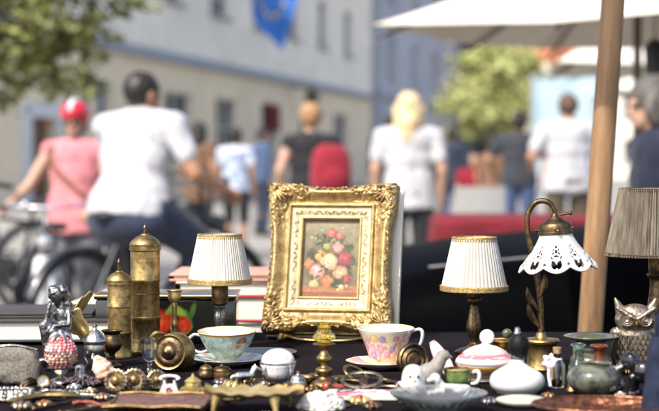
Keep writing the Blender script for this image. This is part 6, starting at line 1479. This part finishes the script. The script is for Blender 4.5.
for j in range(7):
    z = 38 - j * 5; n_ = 8 if j % 2 else 7
    for i in range(n_):
        x = (i - (n_ - 1) / 2) * 4.9; q = 1 - (x / 23) ** 2 - ((z - 27) / 30) ** 2
        if q < .05: continue
        y = 2 - 13 * math.sqrt(q)
        m.grid(lambda u, v: (x + (2 * u - 1) * 2.7 * math.sqrt(max(0, 1 - (v * .98) ** 2)), y - 1.3 * sin(pi * u) * (1 - .4 * v) - .6 * (1 - v) - 1.0 * v, z - 5.6 * v + 1), 6, 6)
m.build('breast_feathers', M_owl, t, sharp=70)
for x in (-1, 1):
    m = MB(k); m.grid(lambda u, v: (x * (17 + 5.5 * sin(pi * v)) + x * (2 * u - 1) * 2, -6 - 5 * sin(pi * u) * (1 - .5 * v) + 3 * v, 42 - 36 * v), 8, 14); m.build('wing', M_owl, t)
    m = MB(k)
    for i in range(3): m.tube([(x * 7 + (i - 1) * 2.6, -9, 6), (x * 7 + (i - 1) * 2.8, -13, 3.4), (x * 7 + (i - 1) * 2.8, -14, 1)], [1.3, 1.3, .6], 8, sm=3)
    m.build('claw', M_brass, t)
# black glazed elephant
t, k = it('elephant_figurine', 'small black glazed elephant with silver trunk and foot beside the owl', 'figurine', 637, 396, -30)
m = MB(); m.ball((6, 0, 24), (13, 10, 12)); m.ball((-8, 0, 34), (9, 8.5, 9)); m.ball((-5, -8.5, 33), (6, 1.8, 8)); m.ball((-5, 8.5, 33), (6, 1.8, 8))
for x, y in ((-3, -5.5), (-3, 5.5), (14, -5.5), (14, 5.5)): cap(m, (x, y, 18), (x - 1, y, 2.6), 4.6, 3.8)
cap(m, (18, 0, 26), (20, 0, 14), 1.4, .9); vs, fs = remeshed(m, .9, 3); m = MB(k); m.add(vs, fs); m.build('body', M_blackgl, t, sharp=80)
m = MB(k); m.tube([(-14, 0, 32), (-18, 0, 25), (-18.5, 0, 15), (-15, 0, 8), (-19, 0, 4)], [4.4, 3.6, 2.8, 2.2, 1.6], 12, sm=5); m.build('trunk', M_silver, t)
for y in (-4, 4):
    m = MB(k); m.tube([(-14, y, 29), (-20, y * 1.1, 26), (-23, y, 28)], [1.5, 1.2, .5], 8, sm=4); m.build('tusk', M_porc, t)
for x, y in ((-4, -5.5), (-4, 5.5), (13, -5.5), (13, 5.5)):
    m = MB(k); m.lathe([(4.4, .2), (4.6, 1), (4.2, 4)], 18, c=(x, y, 0)); m.build('foot', M_silver, t)
# copper tray
t, k = it('copper_tray', 'embossed red copper tray at the front right corner', 'tray', 604, 417)
def ctray(dz):
    def fn(u, v):
        a = 2 * pi * u; r = 72 * v; e = v; z = 3 + (9 * sstep(.78, 1, e)) + dz
        if .15 < e < .95: z += 1.5 * sin(12 * a + 3 * sin(e * 14)) * sin(e * 24) + 1.0 * nz(r * cos(a) * .16, r * sin(a) * .16)
        return (r * cos(a), r * .72 * sin(a), z)
    return fn
m = MB(k); m.grid(ctray(0), 150, 44, wu=True); m.grid(ctray(-1.3), 150, 10, wu=True); m.build('tray_body', M_copper, t, sharp=80)
m = MB(k); m.tube([(72 * cos(a), 51.8 * sin(a), 12) for a in [2 * pi * i / 80 for i in range(81)]], 1.5, 8, caps=False); m.build('rolled_rim', M_copper, t)
# navy cloth bag at the front right
p = P(672, 411, 1.98); k = p.y / FPX
t = thing('cloth_bag', 'navy cloth bag standing at the right front edge of the table', 'bag', (p.x, p.y, ZT + .001), R(8))
def bagf(u, v):
    a = 2 * pi * u; ca, sa = cos(a), sin(a); q = 1 - .16 * v - .1 * v * v
    x = 30 * (abs(ca) ** .55) * (1 if ca > 0 else -1) * q; y = 17 * (abs(sa) ** .6) * (1 if sa > 0 else -1) * (1 - .55 * v * v); d = 2.2 * nz(x * .07, y * .07 + v * 4, v * 3)
    return (x + d, y + d, 82 * v + 2 * nz(u * 9, v) * v)
m = MB(k); m.grid(bagf, 60, 30, wu=True); m.lathe([(0, .2), (27, .2)], 24, caps=False); m.build('bag_body', M_denim, t, sharp=80)
for y in (-1, 1):
    m = MB(k); m.tube([(-14, y * 7, 79), (-13, y * 5, 100), (0, y * 4, 112), (13, y * 5, 100), (14, y * 7, 79)], [2.6] * 5, 8, sm=6, flat=.4); m.build('handle', M_denim, t)

# ================================================================ small odds and ends
t, k = it('key', 'old iron key lying before the white telephone', 'key', 184, 404, 28)
m = MB(k); m.tube([(0, 0, 1.6), (22, 0, 1.6)], 1.3, 8); m.tube([(-5 + 5 * cos(a), 5 * sin(a), 1.6) for a in [2 * pi * i / 24 for i in range(25)]], 1.2, 6, caps=False); m.box((19, -3, 1.6), (2, 5, 1.6)); m.box((15, -2.4, 1.6), (2, 4, 1.6)); m.build('key_body', M_pewter, t)
t, k = it('pocket_watch', 'small open pocket watch lying before the dark plate', 'watch', 240, 394, 0)
lathe_part('case', M_silver, t, k, [(0, 0), (7.6, 0), (8.6, 1.6), (8, 3), (7, 3), (0, 2.6)], 36)
lathe_part('dial', M_porc, t, k, [(0, 2.7), (6.8, 2.8), (6.8, 3.1), (0, 3.2)], 36)
m = MB(k); m.tube([(8, 0, 1.6), (11, 0, 1.6)], 1, 8); m.tube([(13 + 2.4 * cos(a), 2.4 * sin(a), 1.6) for a in [2 * pi * i / 16 for i in range(17)]], .5, 6, caps=False); m.build('crown', M_silver, t)
for i, (px, py, lab, mm) in enumerate(((310, 399, 'gilt ring lying between crochet flower and sugar bowl', M_brassl), (226, 397, 'silver ring lying before the gilt flower brooch', M_silver), (196, 404, 'brass ring lying before the gilt carriage', M_brass))):
    t, k = it('finger_ring', lab, 'ring', px, py, 30 * i, 'finger rings among the trinkets'); m = MB(k); q = rot3(x=18)
    m.tube([q @ V((4.6 * cos(a), 4.6 * sin(a), 0)) + V((0, 0, 2.4)) for a in [2 * pi * j / 24 for j in range(25)]], .9, 8, caps=False); m.build('hoop', mm, t)
    m = MB(k); m.ball(q @ V((0, 5.2, 0)) + V((0, 0, 3)), 1.8, 10, 7); m.build('stone', M_amber if i == 0 else M_pearl, t)
brooch(388, 400, 'dark brooch with pearls lying beside the crystal dish', M_pewter, M_pearl, 1.0, 8)
brooch(246, 380, 'brass filigree brooch leaning near the horse figurine', M_brass, M_amber, 1.1, 9, 8)
brooch(312, 392, 'bronze rosette brooch beside the salt pot', M_brassd, M_brass, 1.1, 10, 8)
brooch(66, 397, 'pewter brooch lying before the pink egg', M_pewter, M_darkbead, 1.1, 11, 6)
brooch(90, 394, 'gilt brooch lying between necklace and rosette', M_brass, M_pearl, .9, 12, 7)
t, k = it('bell', 'tiny brass hand bell standing beside the cork bottle', 'bell', 572, 392)
lathe_part('bell_body', M_brass, t, k, [(6, 0), (6.4, .6), (5, 4), (4, 8), (2, 10.5), (0, 11)], 28, sm=3); lathe_part('handle', M_brass, t, k, [(1, 10.6), (.9, 13), (1.6, 15), (1.2, 18), (1.8, 19.5), (0, 21)], 14, sm=2)

# more trinkets crowding the front of the table
r_ = random.Random(77)
for px, py, lab, m1, m2, s_, n_ in (
    (22, 409, 'tarnished brooch lying in the front left corner before the bracelet', M_antique, M_darkbead, 1.2, 8), (44, 407, 'brass brooch lying across the end of the skewer', M_brass, M_amber, 1.0, 6),
    (74, 390, 'silvered brooch half under the garnet necklace', M_silver, M_pearl, .9, 7), (102, 400, 'antique brooch lying beside the letter opener tip', M_antique, M_amber, 1.0, 9),
    (146, 400, 'small brass brooch before the middle rosette', M_brass, M_pearl, .8, 6), (181, 399, 'gilt brooch between telephone and carriage', M_brassl, M_darkbead, .8, 5),
    (222, 385, 'pewter brooch lying on the near side of the turquoise saucer', M_pewter, M_amber, 1.0, 8), (236, 400, 'brass brooch below the pocket watch', M_brass, M_darkbead, 1.0, 7),
    (268, 394, 'silver brooch lying before the sugar bowl legs', M_silver, M_amber, .9, 6), (300, 384, 'brass brooch behind the salt pot', M_brass, M_pearl, 1.1, 8),
    (336, 402, 'pewter brooch between crochet flower and card packet', M_pewter, M_pearl, .9, 6), (372, 409, 'dark bronze brooch at the front beside the crystal dish', M_brassd, M_amber, 1.1, 8),
    (400, 388, 'silvered brooch before the door knob', M_antique, M_pearl, .9, 6), (478, 395, 'brass brooch between white dog and atomiser', M_brass, M_pearl, .9, 7),
    (490, 404, 'pewter brooch beside the cream oval dish', M_pewter, M_darkbead, 1.0, 7), (548, 398, 'tiny brass brooch before the cork bottle', M_brass, M_amber, .8, 6), (620, 398, 'silvered brooch between bowl and elephant', M_antique, M_pearl, .9, 7)):
    brooch(px, py, lab, m1, m2, s_, int(px), n_)
t, k = it('chain', 'tarnished silver chain trailing before the gilt carriage and brooches', 'chain', 214, 398)
m = MB(k); pts = spline([(-26, 4, 1.4), (-16, -6, 1.4), (-6, 3, 2), (4, -5, 1.4), (14, 5, 1.6), (26, -3, 1.4), (34, 4, 1.4)], 9)
for i, q in enumerate(pts):
    d = (V(pts[min(i + 1, len(pts) - 1)]) - V(pts[max(0, i - 1)])).normalized(); e = d.orthogonal().normalized(); e = Matrix.Rotation(pi / 2 * (i % 2), 3, d) @ e
    m.tube([V(q) + d * 1.5 * cos(2 * pi * j / 8) + e * 1.0 * sin(2 * pi * j / 8) for j in range(9)], .42, 4, caps=False)
m.build('links', M_silver, t)
for px, py, lab in ((318, 377, 'round bronze buckle behind the yellow glass candlestick'), (340, 380, 'round brass buckle left of the bangle heap')):
    t, k = it('buckle', lab, 'buckle', px, py, 20, 'round brass buckles'); lathe_part('rim', M_brassd, t, k, [(6, 0), (9, 0), (9.6, 1.4), (9, 2.6), (6.4, 2.4), (6, 0)], 36, caps=False); m = MB(k); m.tube([(-7, 0, 2), (8, 0, 2.4)], .9, 8); m.build('pin', M_brass, t)
flatware(30, 398, 66, 402, 'tarnished teaspoon lying between bracelet and paper knife', M_antique, 2)
flatware(232, 404, 196, 409, 'brass toned teaspoon lying under the leaf tray edge', M_brass, 2)
t, k = it('inkwell', 'small brass inkwell with hinged lid behind the silver horse', 'inkwell', 206, 379)
lathe_part('well', M_brassd, t, k, [(0, 0), (8, 0), (9, 2), (8, 7), (6, 9), (0, 9)], 8, sm=0); lathe_part('lid', M_brass, t, k, [(6.4, 9.2), (6, 11), (3, 13), (1, 14), (1.4, 16), (0, 16.6)], 24, sm=2)
t, k = it('thimble', 'small silver thimble between conch and egg', 'thimble', 80, 379, 0, 'sewing thimbles'); lathe_part('thimble_body', M_silver, t, k, [(6.4, 0), (6.6, 1), (5.8, 2), (5, 10), (3.6, 13), (0, 14)], 30, sm=2)

def coin_pile(px, py, lab, mm, seed):
    t, k = it('coin', lab, 'coin', px, py, seed * 31, 'old coins scattered on the table'); m = MB(k); m.lathe([(0, 0), (5.6, 0), (6, .4), (6, 1), (5.6, 1.4), (5, 1.1), (0, 1.1)], 32); m.build('coin_body', mm, t)
for i, (px, py, lab, mm) in enumerate(((84, 403, 'brass coin lying left of the letter opener', M_brass), (92, 407, 'silvered coin lying between the two skewers', M_antique), (112, 402, 'dark bronze coin lying before the first rosette', M_brassd),
        (330, 396, 'brass coin lying against the sealing wax stick', M_brass), (346, 407, 'dark bronze coin lying before the card packet', M_brassd), (405, 404, 'silvered coin lying left of the crystal dish', M_antique), (300, 377, 'silvered coin lying behind the salt pot', M_antique))): coin_pile(px, py, lab, mm, i)
t, k = it('necklace', 'amber bead necklace trailing before the carved wooden tray edge and skewers', 'necklace', 108, 406)
m = MB(k); r_ = random.Random(6)
for i in range(34): m.ball((-34 + i * 2.1, 9 * sin(i * .33) + 2 * sin(i * .9), 1.9), 1.9 * r_.uniform(.75, 1.15), 9, 6)
m.build('beads', M_amber, t)
t, k = it('ashtray', 'small round brass ashtray behind the crochet flower', 'ashtray', 303, 384)
lathe_part('tray_body', M_brassd, t, k, [(0, 0), (9, 0), (12, 2), (13.5, 6), (14.5, 6.4), (13, 7), (11, 3), (0, 1.6)], 48, sm=2)
t, k = it('scissors', 'old iron scissors lying open before the necklace', 'scissors', 62, 393, -12)
for s_ in (-1, 1):
    m = MB(k); q = rotM(z=s_ * 11); m.M = q
    m.tube([(0, 0, 1.6), (26, 0, 1.4)], [2, .5], 8, flat=.5); m.tube([(0, 0, 1.6), (-12, -s_ * 1, 1.6)], [1.5, 1.3], 8); m.tube([(-17 + 5.4 * cos(a), -s_ * 1 + 4 * sin(a), 1.6) for a in [2 * pi * i / 20 for i in range(21)]], 1.1, 6, caps=False); m.build('blade', M_pewter, t)
t, k = it('trinket_box', 'small domed brass box beside the inkwell', 'box', 222, 379)
lathe_part('box_body', M_brass, t, k, [(0, 0), (9, 0), (9.4, 1), (9, 7), (0, 7)], 32); lathe_part('lid', M_brassd, t, k, [(9.4, 7.2), (9.4, 8.4), (7, 11), (2, 12.6), (1.4, 14.4), (0, 15)], 32, sm=2)
t, k = it('menu_holder', 'small silver bird menu holder right of the pocket watch', 'menu holder', 258, 397)
m = MB(); m.ball((0, 0, 8), (7, 4, 4.6), M=rot3(y=-20)); m.ball((6, 0, 12.5), (3, 2.8, 2.8)); cap(m, (8, 0, 12.4), (11.4, 0, 11.8), 1.1, .4); cap(m, (-6, 0, 6.4), (-13, 0, 5), 2.6, 1.2); cap(m, (0, 0, 5), (0, 0, 1.4), 1.8, 1.8); m.ball((0, 0, .9), (6, 5, .9))
vs, fs = remeshed(m, .5, 2); m = MB(k); m.add(vs, fs); m.build('body', M_silver, t, sharp=80)
